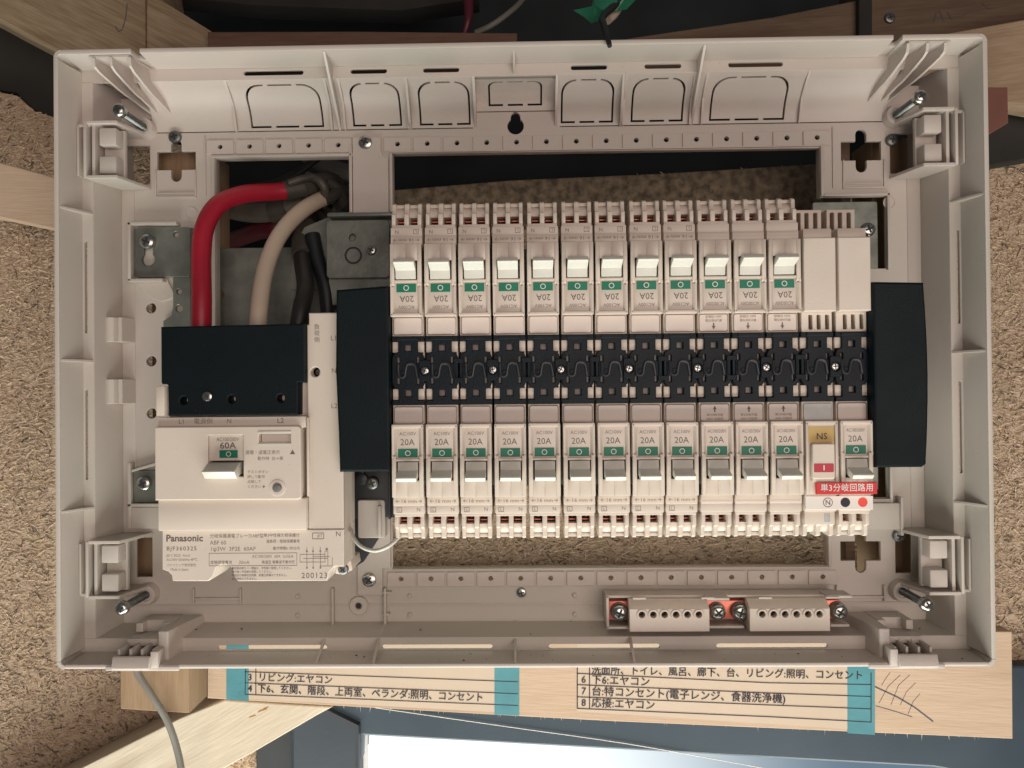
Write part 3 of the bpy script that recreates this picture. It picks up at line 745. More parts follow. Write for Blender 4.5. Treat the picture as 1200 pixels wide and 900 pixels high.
for x, z in ((-125, -133), (-125, -143.5), (-62, -133), (-62, -143.5), (30, -133), (30, -143.5), (100, -133)): b.lathe(x, z, [(1.3, 35.2), (1.3, 34), (.9, 33.6)], 12)
for sx in (-1, 1):
    b.box(sx * 203.5, sx * 204.3, 34.2, 35.3, 92.5, 95.5 + 12, .15); b.box(sx * 181, sx * 181.8, 34.2, 35.3, 92.5, 95.5 + 12, .15)
    b.box(sx * 203.5, sx * 181, 34.1, 35.3, 91.4, 92.6, .2); b.box(sx * 202.5, sx * 182, 34.1, 35.3, 94.0, 94.6, .15)
    b.box(sx * 175.4, sx * 176.4, 34.3, 35.3, 92, 126, .2)
b.build_each('floor_rib', 'shell', ENC)
b = MB()
for x, z in ((-184, 83), (206.5, 83.5)): b.lathe(x, z, [(3.4, 35.2), (3.4, 34.7), (3.0, 34.7), (2.9, 34.95)], 20)
b.build_each('moulding_mark', 'shell', ENC)

dv = MB()
for _ in range(90):
    if random.random() < .6: x, y, z, nx = random.uniform(-228, 228), random.uniform(2, 16), 0, 0; z = -158.0 + (y / 17) * .7 + .1
    else: x, y = random.uniform(-222, 222), random.uniform(18.5, 34); z = -150.0 + (y - 17.5) / 17.5 * 2.8 + .1
    r = random.choice((.15, .2, .25, .3, .55)); a = random.uniform(0, 3)
    dv.raw([(x - r * math.cos(a) * 1.8, y - r * math.sin(a), z), (x + r, y - r, z), (x + r * math.cos(a), y + r, z), (x, y, z + r * 1.1)], [(0, 1, 3), (1, 2, 3), (2, 0, 3), (0, 2, 1)])
q = dv.build('fallen_crumbs', mat('crumbs', (.10, .08, .06), .8), ENC, smooth=0); q['kind'] = 'stuff'

# cover hinge brackets in the four corners
for sx in (-1, 1):
    for sz in (-1, 1):
        b = MB()
        for z in (126.6, 97.4):
            b.prism([(sx * 229.5, 11), (sx * 213, 11), (sx * 206.6, 34.9), (sx * 229.5, 34.9)], sz * z - .9, sz * z + .9, 'z', .25, 1)
        for z0, z1 in ((114.6, 124), (99.5, 108.8)):
            b.box(sx * 223.4, sx * 214.2, 12.5, 22, sz * z0, sz * z1, .7)
        b.box(sx * 227.6, sx * 225.8, 13, 34, sz * 98, sz * 126, .3)
        b.box(sx * 224.6, sx * 213.3, 20, 22.5, sz * 99, sz * 125, .3)
        b.box(sx * 235.4, sx * 234.4, 12.5, 17.5, sz * 98.5, sz * 125.5, .25); b.box(sx * 235.4, sx * 229, 13.2, 14.4, sz * 125, sz * 126.6, .25)
        b.box(sx * 231.0, sx * 229.4, 10.8, 17.5, sz * 97.0, sz * 126.8, .3)
        b.build('hinge_bracket', 'shell', ENC)


# U shaped side tabs
for z0, z1 in ((10.2, 23.8), (-24, -10.4)):
    b = MB()
    b.prism([(-227.5, 24.5), (-225.6, 23.6), (-222.8, 24.6), (-221.6, 27), (-220.5, 24.8), (-218.5, 25), (-216.2, 34.9), (-228, 34.9)], z0, z1, 'z', .25, 1)
    b.build('side_tab', 'shell', ENC)

# cover latches at the bottom
for sx in (-1, 1):
    b = MB(); X = lambda a: sx * a
    b.box(X(208.4), X(189.6), 24, 35, -151, -142.6, .5)
    b.box(X(208.4), X(204.6), 19, 35, -147.6, -142.7, .4); b.box(X(194), X(189.6), 19, 35, -147.6, -142.7, .4)
    b.prism([(X(184.6), 6), (X(189.8), 6), (X(189.8), 36), (X(178), 36)], -158.3, -143, 'z', .4, 1)
    b.box(X(209), X(189.8), 11, 26, -152.4, -148.6, .5)
    for i in range(4): b.box(X(208.6 - i * 6), X(207.2 - i * 6), 1, 16, -156.6, -150.6, .35)
    b.prism([(-2.2, -153.6), (-1.2, -153.2), (5, -157), (5, -160.2), (-2.6, -160.0), (-3.4, -159.3)], X(209.6), X(190), 'x', .35, 1)
    b.box(X(190.2), X(186.2), -1.6, 6, -159.4, -151, .5)
    for i in range(3): b.box(X(206.4 - i * 6.5), X(203.2 - i * 6.5), 10.6, 12, -151.8, -149.4, .2)
    b.build('cover_latch', 'shell', ENC)
    b = MB(); b.box(X(214), X(176), -.6, 1.2, -161.3, -158.9, .4); b.build('latch_rim', 'shell', ENC)

# corner bosses with their long screws
for (px, py, sx, sz) in ((173, 152, -1, 1), (1046, 137, 1, 1), (177, 695, -1, -1), (1057, 692, 1, -1)):
    x, z = sx * 209, sz * 130.8
    MB().lathe(x, z, [(6.2, 35), (5.4, 31.5), (5.2, 30.5), (3.5, 30.3), (3.2, 31)], 28).build('screw_boss', 'shell', ENC)
    e = MB(); pr = [(1.9, 33)]
    y = 31
    while y > 8: pr += [(2.15, y), (1.75, y - .5)]; y -= 1.0
    e.lathe(x, z, pr, 16)
    sc = e.build('long_screw', 'dullsteel', ENC)
    h = cross_screw('screw_head', x, z, 4.2, 3.7, 'steel', sc, .7, ang=random.uniform(0, 80))
# small plate screws
for (x, z, y, r, m) in ((-192.6, 126.0, 32.6, 3.6, 'dullsteel'), (-84.7, 120.9, 31.6, 3.9, 'steel'), (208.0, 118.0, 32.6, 3.4, 'dullsteel'), (-84.4, -123.4, 31, 4.0, 'steel'), (.3, -131.3, 33.2, 2.8, 'steel'), (209.0, -101.0, 32.6, 3.5, 'dullsteel')):
    cross_screw('plate_screw', x, z, y, r, m, ENC, .35, ang=random.uniform(0, 80))
MB().lathe(-90.6, -138.1, [(5.2, 35), (5.2, 33.6), (4.8, 33.2), (2.1, 33.2), (1.7, 34.6)], 28).build('screw_boss', 'shell', ENC)
MB().lathe(-90.6, -138.1, [(1.5, 33.4), (1.4, 33.3)], 14).build('boss_hole', 'pocket', ENC)

# frames round the steel ears, part of the moulding
b = MB()
b.box(-217.6, -215.8, 29.5, 35.2, 44.3, 77.2, .3); b.box(-217.6, -190, 29.5, 35.2, 75.6, 77.4, .3)
b.prism([(-217.6, 46), (-197.5, 46), (-192.5, 35.5), (-200.5, 33), (-206.5, 35.5)], 33.9, 35.2, 'y', .3, 1)
b.box(-217.6, -198, 29.5, 35.2, 43.8, 45.6, .3)
b.box(-218.6, -216.8, 30, 35.2, -93.5, -57, .3); b.box(-218.6, -185, 30, 35.2, -81.6, -79.8, .3); b.box(-218.6, -184, 31, 35.2, -94, -82, .4)
b.prism([(-216.8, -61), (-203, -57), (-203, -58.8), (-216.8, -62.4)], 31, 35.2, 'y', .2, 1)
b.box(204.6, 206.2, 33, 35.2, 46, 88.5, .3); b.box(170, 206.2, 33, 35.2, 87.1, 88.6, .3)
b.box(203.6, 205.2, 32, 35.2, -94, -58, .3); b.box(178, 204, 32, 35.2, -82.3, -80.3, .3); b.box(180, 209, 30.5, 35.2, -97, -82.4, .5); b.box(207.8, 209.2, 29, 35.2, -100, -79, .3)
b.build_each('ear_frame', 'shell', ENC)

# ================================================================== steel mounting chassis
CH = thing('mounting_chassis', 'galvanised steel mounting plate seen behind the breakers and cables', 'mounting plate', (0, 38, 0))
CO = (0, 38, 0)
def chs(mb, name, m='zinc'): return sub(mb, CO).build(name, m, CH)
key = [(-207 + 2.6 * math.cos(math.radians(a)), 65.5 + 2.0 * math.sin(math.radians(a))) for a in range(0, 181, 30)] + [(-207.3 + 3.7 * math.cos(math.radians(a)), 56.8 + 3.7 * math.sin(math.radians(a))) for a in range(135, 406, 18)]
b = MB(); b.slab([rrect(-214.8, -183.5, 46.6, 74.6, 1.5, 3), key, circ(-191.5, 70.5, 1.7)], 32.2, 2, .25)
b.slab([[(-193.4, 46.7), (-183.5, 46.7), (-183.5, 10), (-199, 10), (-199, 22), (-194.5, 25), (-193.4, 30)], circ(-190, 38.5, 1.6), circ(-190, 29, 2.1)], 32.2, 2, .25)
chs(b, 'ear_plate')
chs(MB().box(-214, -184, 34.9, 35.6 - .5, 50, 73, 0), 'ear_backing', 'shell') if False else None
b = MB(); b.prism([(-183.6, 32.3), (-177.5, 44), (-177.5, 46), (-185, 34.4)], 10, 74.4, 'z', .2, 1)
b.slab([rect(-177.6, -96, -62, 64.8), circ(-176 + 4, 38, 2.4)], 44, 2, .3)
b.box(-177.4, -95, 46, 50, 62, 64.8, .3)
b.slab([[(-130, 62), (-122, 76), (-104, 83), (-104, 40), (-130, 40)]], 42, 1.5, .3)
chs(b, 'deep_plate')
b = MB(); b.slab([rrect(-106, -71, 44.4, 76.5, 2.0, 3), circ(-91.6, 67, 2.0)], 29.2, 2, .3)
b.slab([rect(-106, -60, 30, 82)], 33.5, 1.6, .3)
b.box(-104, -60, 24, 35, 77.6, 79.4, .2)
chs(b, 'bracket_plate')
chs(MB().slab([circ(-91, 56.9, 4.8, 28), circ(-91, 56.9, 3.8, 28)], 28.6, .8, .2), 'pressed_ring', 'darkmetal')
b = MB(); b.slab([rect(-66, 170, -72, 60)], 33, 2, .3); b.slab([rrect(165, 201, 38, 84.8, 1.2, 2), circ(186.5, 57, 3.9)], 37, 2, .3)
b.slab([rect(165, 199.5, -76, -57)], 37, 2, .3)
chs(b, 'rear_plate')
chs(MB().slab([rrect(-216, -198, -79.3, -61.5, .8, 2)], 31.8, 2, .25), 'ear_plate')
b = MB(); b.box(-96, -66, 27, 34, -88, -55, .5); b.box(-71.5, -70.3, 22, 34, -88, -56, .3); b.lathe(-86.5, -66.5, [(3.4, 27.5), (3.2, 24.8), (2.2, 24.4)], 20); b.box(-88, -85.2, 25.2, 27.4, -64, -52, .8)
chs(b, 'lower_bracket', 'darkmetal')
chs(MB().prism([(-92, -58), (-79.5, -58), (-79.5, -78), (-78.5, -100), (-87, -113), (-92, -116)], 31, 40, 'y', .4), 'wire_guard', 'darkmetal')
for (x, z, y, r, m) in ((-207, 66.3, 28.6, 4.2, 'steel'), (-209.5, -68.6, 28.4, 4.1, 'steel'), (-80.8, 59.6, 27.4, 3.0, 'steel'), (-80.6, -68.6, 23.4, 3.6, 'dullsteel'), (180.5, 68, 0, 0, 0)):
    if r: 
        q = cross_screw('chassis_screw', x, z, y, r, m, CH, .4, ang=random.uniform(0, 80))
        q.data.transform(Matrix.Translation((0, -.038, 0))); q.children[0].data.transform(Matrix.Translation((0, -.038, 0)))
x, z = W(1017, 269, 10)
q = cross_screw('chassis_screw', x, z, 8, 3.8, 'steel', CH, .5); q.data.transform(Matrix.Translation((0, -.038, 0))); q.children[0].data.transform(Matrix.Translation((0, -.038, 0)))

# ================================================================== branch breakers
PIT = 16.71; X0 = -66.9 + PIT / 2 + 4.6 - .0
ZC = -8.45
BW = 15.45
def breaker(kind):
    """built once, hanging down from the bus line: z runs from 0 to -83; x centred; copies turn over for the upper row"""
    R = thing('circuit_breaker', 'branch breaker', 'circuit breaker')
    h = BW / 2; b = MB()
    b.box(-h, h, -13.2, 28, -26.6, -16.6, .3)                 # label seat
    b.box(-h, h, -8.5, 28, -16.8, -3.2, .3)                   # tail under the bus cover
    b.box(-h, h, -15.8, 28, -66.4, -62, .35); b.box(-h, h, -15.3, 27, -70.6, -66.3, .3)
    # face with side rails and a recessed centre panel
    b.box(-h, h, -17.2, 28, -43.8, -26.6, .4)
    b.box(-h, h, -18.6, -16.5, -28.2, -26.3, .45)
    for s in (-1, 1):
        b.prism([(s * h, -18.6), (s * (h - 1.1), -18.6), (s * (h - 2.4), -17.0), (s * h, -17.0)], -41, -27, 'z', .2, 1)
        b.prism([(-18.6, -42), (-16, -40.6), (-16, -62), (-18.6, -62)], s * h, s * 5.6, 'x', .35)
        b.prism([(-18.7, -41.6), (-17.3, -38.4), (-17.2, -42.4), (-18.7, -42.8)], s * h * 1.004, s * (h - 1.0), 'x', .15, 1)
    b.box(-5.7, -.12, -18.55, -14, -61.95, -53.9, .25); b.box(.12, 5.7, -18.55, -14, -61.95, -53.9, .25); b.box(-5.7, 5.7, -18.3, -12, -61.8, -54.1, 0)
    b.box(-5.8, 5.8, -18.1, -16, -44.4, -43.2, .2)
    b.build('breaker_body', 'body', R)
    MB().box(-5.65, 5.65, -14.2, -12, -54.2, -44.2, 0).build('lever_slot', 'pocket', R)
    # lever
    lv = MB(); lv.prism([(-14.5, -44.7), (-18.2, -44.8), (-18.8, -49.0), (-24.9, -51.3), (-25.4, -52.0), (-24.0, -53.9), (-21.4, -53.5), (-18.6, -52.7), (-15, -52.3)], -4.95, 4.95, 'x', .3)
    lv.build('lever', 'lever', R)
    # status window
    MB().box(-4.8, 4.8, -17.42, -17, -42.6, -38.4, .08, 1).build('status_window', 'green', R)
    MB().slab([circ(0, -40.5, 1.35, 24), circ(0, -40.5, 1.0, 24)], -17.47, .1, 0).build('circle_mark', 'white', R)
    text('20A', -.2, -17.2, -35.3, 4.35, R, 'ink', sx=.98, name='rating_lettering')
    text('AC100V' if kind == 'a' else 'AC100/200V', 0, -17.2, -31.1, 2.35, R, 'softink', sx=1. if kind == 'a' else .72, name='rating_lettering')
    # label insert
    MB().slab([rrect(-6.9, 6.9, -26.2, -18.0, 1.0, 4)], -13.75, .6, .2).build('label_insert', 'label', R)
    MB().slab([rrect(-7.25, 7.25, -26.4, -17.6, 1.1, 4), rrect(-6.95, 6.95, -26.3, -17.95, 1.0, 4)], -13.4, .3, 0).build('label_groove', 'softink', R)
    if kind == 'b':
        MB().slab([[(0, -18.7), (-.95, -20.6), (-.3, -20.4), (-.3, -21.9), (.3, -21.9), (.3, -20.4), (.95, -20.6)]], -13.83, .08, 0).build('arrow_mark', 'ink', R)
        text('単2分岐可能', 0, -13.78, -23.3, 1.5, R, 'softink'); text('200V 切換用', 0, -13.78, -25.2, 1.5, R, 'softink')
        MB().box(-h + .5, h - .5, -15.85, -15.4, -65.9, -64.6, .1).build('strip_line', 'label', R)
    else:
        text('←16 mm→', 0, -15.8, -64.3, 2.5, R, 'softink', sx=1.15, name='strip_lettering')
        text('N', 4.7, -15.3, -68.5, 2.6, R, 'softink', name='pole_lettering')
        text('L', -4.8, -15.3, -68.6, 1.9, R, 'softink', name='pole_lettering')
        MB().slab([rect(-6.1, -3.5, -69.8, -67.3), rect(-5.85, -3.75, -69.55, -67.55)], -15.36, .08, 0).build('pole_frame', 'softink', R)
    # terminals
    t = MB()
    t.box(-h + .4, h - .4, -14.6, 20, -72.0, -70.5, .3)
    for x, w in ((-h + .4, 1.9), (-1.15, 2.3), (h - 2.3, 1.9)):
        t.prism([(-14.4, -71), (-14.4, -77.4), (-12.6, -78), (-12.4, -82.6), (-10.5, -83.6), (-4, -83.4), (12, -76), (12, -71)], x, x + w, 'x', .3)
    for x0, x1 in ((-5.7, -1.2), (1.2, 5.7)):
        pr = [(-6.0 - 5.4 * math.sin(math.radians(a)), -77.2 - 5.4 * math.cos(math.radians(a)) + .4) for a in range(0, 100, 12)]
        t.prism(pr + [(0, -76), (10, -78), (6, -82)], x0, x1, 'x', 0)
        t.box(x0, x1, -9.5, -6, -83.2, -81.4, .25)
    t.build('terminal_housing', 'body', R)
    for x0, x1 in ((-5.6, -1.2), (1.2, 5.6)):
        MB().box(x0, x1, -4.5, 4, -78, -71.5, 0).build('terminal_cavity', 'pocket', R)
        MB().box(x0 + .3, x1 - .5, -7.4, -5.4, -75.2, -74.6, .12).build('terminal_bar', 'copper', R)
        MB().lathe((x0 + x1) / 2 + .4, -73.2, [(1.0, -4), (1.0, -5.6), (.6, -6.0)], 10).build('terminal_rivet', 'dullsteel', R)
    return R

XS = [-54.3 + 16.745 * k for k in range(14)]      # centres of the fourteen ways
protoA = breaker('a'); protoB = breaker('b')
ordn = ['first', 'second', 'third', 'fourth', 'fifth', 'sixth', 'seventh', 'eighth', 'ninth', 'tenth', 'eleventh', 'twelfth']
usedA = usedB = False
def put(kind, k, upper):
    global usedA, usedB
    pr = protoA if kind == 'a' else protoB
    if kind == 'a': o, usedA = (pr if not usedA else copy_tree(pr)), True
    else: o, usedB = (pr if not usedB else copy_tree(pr)), True
    o.location = (XS[k] * S, random.uniform(-.15, .15) * S, ZC * S)
    o.rotation_euler = (random.uniform(-.004, .004), (math.pi if upper else 0) + random.uniform(-.0035, .0035), 0)
    for ch in o.children:
        if ch.name.startswith('lever') and 'slot' not in ch.name: ch.location.x += random.uniform(-.14, .14) * S; ch.location.y += random.uniform(-.35, .35) * S; ch.location.z += random.uniform(-.12, .12) * S
        if ch.name.startswith('label_insert'): ch.rotation_euler[1] += random.uniform(-.008, .008)
    row = 'upper' if upper else 'lower'
    near = ''
    look = ('upside down ' if upper else '') + ('20A breaker with blank label' if kind == 'a' else '20A breaker with arrow label')
    o['label'] = f'{look}, {ordn[k]} from the left in {row} row{near}'
    o['group'] = 'branch breakers in the ' + row + ' row'
for up_ in (False, True):
    for k in range(12): put('a' if k < 9 else 'b', k, up_)

# blank modules, top right
def blank():
    R = thing('blank_module', 'x', 'blank module'); h = BW / 2; b = MB()
    b.slab([rect(-h, h, -62.4, -26.8)], -18.6, 30, .45)
    b.box(-h + .3, h - 1.4, -14.5, 20, -67.6, -62.2, .3)
    sl = [rrect(x - .95, x + .95, -25.6, -18.2, .5, 2) for x in (-5.2, -1.1, 2.9)]
    b.slab([rect(-h + .2, h - .4, -26.9, -16.4)] + sl, -13.6, 6, .2)
    b.slab([rect(-h + .5, h - .8, -79.5, -67.5)] + [rrect(x - 1.0, x + 1.0, -78, -69, .5, 2) for x in (-4.2, 0.2, 4.2)], -3, 14, .25)
    b.box(-h, h, -8.5, 28, -16.5, -3.2, .3)
    b.build('blank_body', 'body', R)
    MB().box(-h + .6, h - .8, -6.5, -5.5, -26, -17, 0).build('vent_shadow_plate', 'pocket', R)
    return R
q = blank(); q2 = copy_tree(q)
for o, k, l in ((q, 12, 'plain blank module without lever, left of the two at the upper right end'), (q2, 13, 'plain blank module without lever, next to the right black end cover')):
    o.location = (XS[k] * S, 0, ZC * S); o.rotation_euler = (0, math.pi, 0); o['label'] = l; o['group'] = 'blank modules at the upper right'

# double width neutral-switch module, bottom right
R = copy_tree(protoB); R.name = 'double_breaker'
R.location = (XS[13] * S, 0, ZC * S); R.rotation_euler = (0, 0, 0)
R['label'] = 'double width breaker with yellow NS sticker and red strip at the lower right'; R['category'] = 'circuit breaker'
if 'group' in R: del R['group']
for ch in list(R.children):
    if ch.name.split('.')[0] in ('arrow_mark', 'strip_line') or (ch.name.startswith('lettering')): bpy.data.objects.remove(ch)
D = -16.745; h = BW / 2
b = MB()
b.box(D - h, D + h, -13.2, 28, -26.6, -16.6, .3); b.box(D - h, D + h, -8.5, 28, -16.8, -3.2, .3)
b.box(D - h, D + h + .6, -17.6, 28, -62, -26.6, .4); b.box(D - h, D + h, -18.6, -16.5, -28.2, -26.3, .45)
b.box(D - h, D - h + 1.4, -18.6, -17, -62, -27, .3); b.box(D + h - 1.4, D + h, -18.6, -17, -62, -27, .3)
b.box(D - h, D + h, -15.8, 28, -70.6, -62, .35)
b.build('breaker_body', 'body', R)
b = MB(); b.slab([rrect(D - 5.4, D + 5.4, -54.2, -37.2, .8, 3)], -20.4, 3.4, .5); b.box(D - 5.2, D + 5.2, -19.4, -17, -55.6, -54.0, .3)
b.build('neutral_switch_flap', 'body', R)
MB().slab([rrect(D - 4.7, D + 4.7, -51.0, -46.8, .4, 2)], -20.5, .15, 0).build('red_indicator', 'redind', R)
text('I', D, -20.52, -48.9, 3.2, R, 'white', bold=.12, name='indicator_mark')
MB().slab([rect(D - 6.1, D + 6.1, -37.1, -29.2)], -17.75, .15, 0).build('ns_sticker', 'yellow', R)
text('NS', D + .2, -17.8, -34.0, 4.4, R, 'inkblack', name='sticker_lettering')
MB().slab([rrect(D - 6.9, D + 6.9, -26.2, -18.0, 1.0, 4)], -13.75, .6, .2).build('label_insert', 'window', R)
b = MB(); b.slab([rect(D - 3.6, 8.6, -61.6, -56.0)], -20.2, 1.6, .1); b.build('red_strip', 'red', R)
text('単3分岐回路用', -5.8, -20.25, -58.7, 4.0, R, 'white', bold=.04, sx=.93, name='strip_lettering', space=1.1)
b = MB(); b.slab([rect(D - 7.5, 8.3, -69.6, -63.0)], -16.6, .6, .15); b.build('marking_strip', 'white', R)
xs_ = [D + 3.2, D + 11.6, D + 20.0]
MB().slab([circ(xs_[0], -66.1, 2.3, 28), circ(xs_[0], -66.1, 2.05, 28)], -16.7, .08, 0).build('neutral_ring', 'inkblack', R)
text('N', xs_[0], -16.66, -66.2, 3.4, R, 'inkblack', name='neutral_lettering')
MB().slab([circ(xs_[1], -66.1, 2.3, 28)], -16.7, .08, 0).build('black_dot', 'inkblack', R)
MB().slab([circ(xs_[2], -66.1, 2.3, 28)], -16.7, .08, 0).build('red_dot', mat('bright_red_ink', (.75, .06, .045), .5), R)
t = MB()
t.box(D - h + .4, D + h - .4, -14.6, 20, -77.2, -70.5, .3)
for x, w in ((D - h + .4, 1.9), (D - 1.15, 2.3), (D + h - 2.3, 1.9)):
    t.prism([(-14.4, -77), (-12.6, -78), (-12.4, -82.6), (-10.5, -83.6), (-4, -83.4), (12, -76)], x, x + w, 'x', .3)
for x0, x1 in ((-5.7, -1.2), (1.2, 5.7)):
    pr = [(-6.0 - 5.4 * math.sin(math.radians(a)), -77.2 - 5.4 * math.cos(math.radians(a)) + .4) for a in range(0, 100, 12)]
    t.prism(pr + [(0, -76), (10, -78), (6, -82)], D + x0, D + x1, 'x', 0)
t.build('terminal_housing', 'body', R)
MB().box(D + 2.2, D + 4.9, -14.75, -13, -76, -71.8, .1).build('wire_window', 'window', R)

# ================================================================== bus bar cover
BC = thing('bus_cover', 'black lattice bus bar cover running between the two rows of breakers', 'bus bar cover', (58, -9, ZC))
def seg_mesh():
    h = 8.05; o = []
    def quad(s, t): return [(s * x, t * z) for x, z in ((h, 17.1), (h, 14.6), (4.9, 14.6), (4.9, 9.3), (6.4, 8.8), (7.5, 7.6), (8.0, 6))]
    a = quad(1, 1); b_ = quad(1, -1)[::-1]; c_ = quad(-1, -1); d = quad(-1, 1)[::-1]
    outl = a + b_ + c_ + d
    holes_ = [rect(-1.55, 1.55, t * 11.2 - 1.5, t * 11.2 + 1.5) for t in (1, -1)]
    holes_ += [rrect(s * 4.9 - .62, s * 4.9 + .62, t * 5.2 - 1.5, t * 5.2 + 1.5, .3, 2) for s in (-1, 1) for t in (1, -1)]
    m = MB().slab([outl] + holes_, -14.2, 3.2, .35)
    m.lathe(-2.9, -.9, [(.9, -14), (.9, -14.6), (.4, -14.7)], 10)
    m.slab([rect(-5.3, 5.3, 15.1, 16.6)], -14.8, .8, .2)
    return m
sm = seg_mesh(); sg = sub(sm, (0, -9, 0)).build('cover_segment', 'bus', BC)
for k, x in enumerate(XS):
    o = sg if k == 0 else sg.copy()
    if k: col.objects.link(o); o.parent = BC
    o.location = ((x - 58) * S, 0, 0)
jm = sub(MB().slab([rrect(-2.9, 2.9, -5.2, 5.2, 1.2, 3), circ(0, 0, 2.35, 20)], -15.6, 3.4, .35).box(-2.5, 2.5, -14.4, -11, -4.8, 4.8, .2), (0, -9, 0))
js = sub(MB().slab([rrect(-2.5, 2.5, -6, 6, .8, 3), rrect(-1.8, 1.8, -3.6, 3.6, .5, 3)], -14.9, 2.8, .3), (0, -9, 0))
a_ = b_ = None
for k in range(13):
    x = (XS[k] + XS[k + 1]) / 2
    if k % 2 == 0:
        if a_ is None: o = a_ = jm.build('cover_joint', 'bus', BC)
        else: o = a_.copy(); col.objects.link(o); o.parent = BC
        s_ = cross_screw('cover_screw', 0, 0, -6.3, 2.1, 'steel', BC, .35, ang=random.uniform(0, 80)); s_.location = ((x - 58) * S, 0, random.uniform(-.2, .2) * S)
    else:
        if b_ is None: o = b_ = js.build('cover_joint', 'bus', BC)
        else: o = b_.copy(); col.objects.link(o); o.parent = BC
    o.location = ((x - 58) * S, 0, 0)
spring = MB(); spring.tube([(-4.9, -14.2, 3.2), (-4.7, -14.4, -1.8), (-3.3, -14.4, -3.3), (-1.6, -14.4, -2.6), (-1.0, -14.4, .6), (-.2, -14.4, 3.0), (1.8, -14.4, 3.4), (3.6, -14.4, 2.4), (4.4, -14.4, -1.5), (4.7, -14.2, -3.4)], .75, 8, 4)
sp0 = sub(spring, (0, -9, 0)).build('cover_rib', mat('grey_black_plastic', (.016, .017, .021), .42), BC)  # ribs coloured slightly greyer than the cover
for k, x in enumerate(XS):
    o = sp0 if k == 0 else sp0.copy()
    if k: col.objects.link(o); o.parent = BC
    o.location = ((x - 58) * S, 0, 0)
o = sub(MB().box(-64, 180, -9.5, -6, ZC - 5.2, ZC + 5.2, .3), (58, -9, ZC)).build('cover_spine', 'bus', BC)
o = sub(MB().box(-64, 180, -7.6, -5, ZC - 14, ZC + 14, .3), (58, -9, ZC)).build('bus_support', 'pocket', BC)
# pale pillars seen in the windows of the cover
def tails():
    m = MB()
    for k, x in enumerate(XS):
        for t in (1, -1):
            for s in (-1, 1): m.box(x + s * 4.7, x + s * 7.85, -12.8, -7, ZC + t * 9.0, ZC + t * 14.4, .3)
            m.box(x + 7.2, x + 7.95, -12.2, -6, ZC + t * 5.8, ZC + t * 9.6, .1)
    return m
o = sub(tails(), (58, -9, ZC)).build('support_pads', 'body', BC); o['kind'] = 'stuff'

pk = MB()
for x in XS:
    for t in (1, -1):
        pk.box(x - 1.9, x + 1.9, -12.0, -7, ZC + t * 11.2 - 1.8, ZC + t * 11.2 + 1.8, .1)
        for s_ in (-1, 1): pk.box(x + s_ * 4.9 - .6, x + s_ * 4.9 + .6, -12.6, -7, ZC + t * 5.2 - 1.6, ZC + t * 5.2 + 1.6, .1)
o = sub(pk, (58, -9, ZC)).build('contact_pads', mat('grey_pads', (.27, .225, .20), .45, var=.2, vscale=300), BC); o['kind'] = 'stuff'

# end covers
EL = thing('end_cover', 'black plastic end cover at the left end of the breaker rows', 'end cover', (-75, 0, ZC), 'black end covers of the bus')
def ecl(mb, name, m='black'): return sub(mb, (-75, 0, ZC)).build(name, m, EL)
ecl(MB().slab([[(-88.2, 31.2), (-62.6, 32.9), (-62.6, -57.6), (-87.2, -57.6), (-87.6, -40), (-88.8, -8)]], -20.2, 26, 1.1), 'cover_shell')
ecl(MB().box(-88, -87, 6, 34, -57, 30, .3).box(-86.5, -64, 6, 33, 31, 33.6, .4), 'cover_flange')
ecl(MB().box(-76, -63.5, 27, 32, 33.8, 36.5, .4), 'cover_tab')
ER = thing('end_cover', 'tall black plastic end cover with bowed side at the right end of the breaker rows', 'end cover', (183, 0, ZC), 'black end covers of the bus')
def ecr(mb, name, m='black'): return sub(mb, (183, 0, ZC)).build(name, m, ER)
pr = [(171.3, 32), (171.3, -57.4), (193.8, -57.4), (195.6, -56.0)] + [(195.7 + 1.5 * math.sin(math.pi * i / 8), -56 + 86.5 * i / 8) for i in range(1, 8)] + [(195.6, 31.4)]
ecr(MB().slab([pr], -20.2, 26, 1.1), 'cover_shell')
ecr(MB().slab([[(172, 33.6), (172, -55), (195, -55), (195, 32)]], 5, 28, .8), 'cover_flange')

# ================================================================== main breaker
MO = (-135, 0, -50)
MBR = thing('main_breaker', 'large cream 60A main breaker with leakage test button and black terminal cover', 'main breaker', MO)
def mb_(mb, name, m='body', parent=None): return sub(mb, MO).build(name, m, parent or MBR)
b = MB()
lower = [(-177.5, -86.5), (-177.5, -106), (-174.6, -107), (-172.8, -109), (-172.4, -111.8), (-154.5, -111.9), (-152.2, -109.6), (-150.6, -105.2), (-147.5, -103.4), (-144.2, -103.8), (-142.2, -106.4), (-141.6, -109.5), (-139.8, -112), (-95.4, -112), (-94, -107.4), (-91.5, -105), (-86.8, -105), (-86.8, -86.5)]
b.slab([lower], -14, 24, .5)
b.box(-176, -89, -9, 4, -101, 12, .5)
for xa, xb in ((-171, -156), (-137, -96)): b.box(xa, xb, -8, 4, -110.8, -100, .5)
b.box(-178.2, -104.6, -16.6, 10, -86.4, -70.6, .6)
mid = [(-104.5, 15), (-104.5, -86.4), (-86.9, -86.4), (-86.9, 20.8), (-103.6, 20.8), (-103.6, 15)]
b.slab([mid, circ(-100.6, -8.6, 2.4)], -13.6, 24, .5)
b.box(-178.4, -104.8, -16.2, 6, -36, -30.4, .4)
b.slab([rrect(-178.6, -106.6, -71, -35.0, 1.6, 4, (0, 1, 1, 0)), rect(-152.3, -134.9, -59.6, -39.4), rect(-127.2, -111.6, -43.6, -38.6)], -18.6, 10, .5)
b.box(-152.2, -134.9, -17.3, -8, -51.8, -39.5, 0)
b.prism([(-178.5, -17.2), (-178.5, -9), (-172.6, -9), (-174.4, -17.2)], -29.5, -15, 'z', .3)
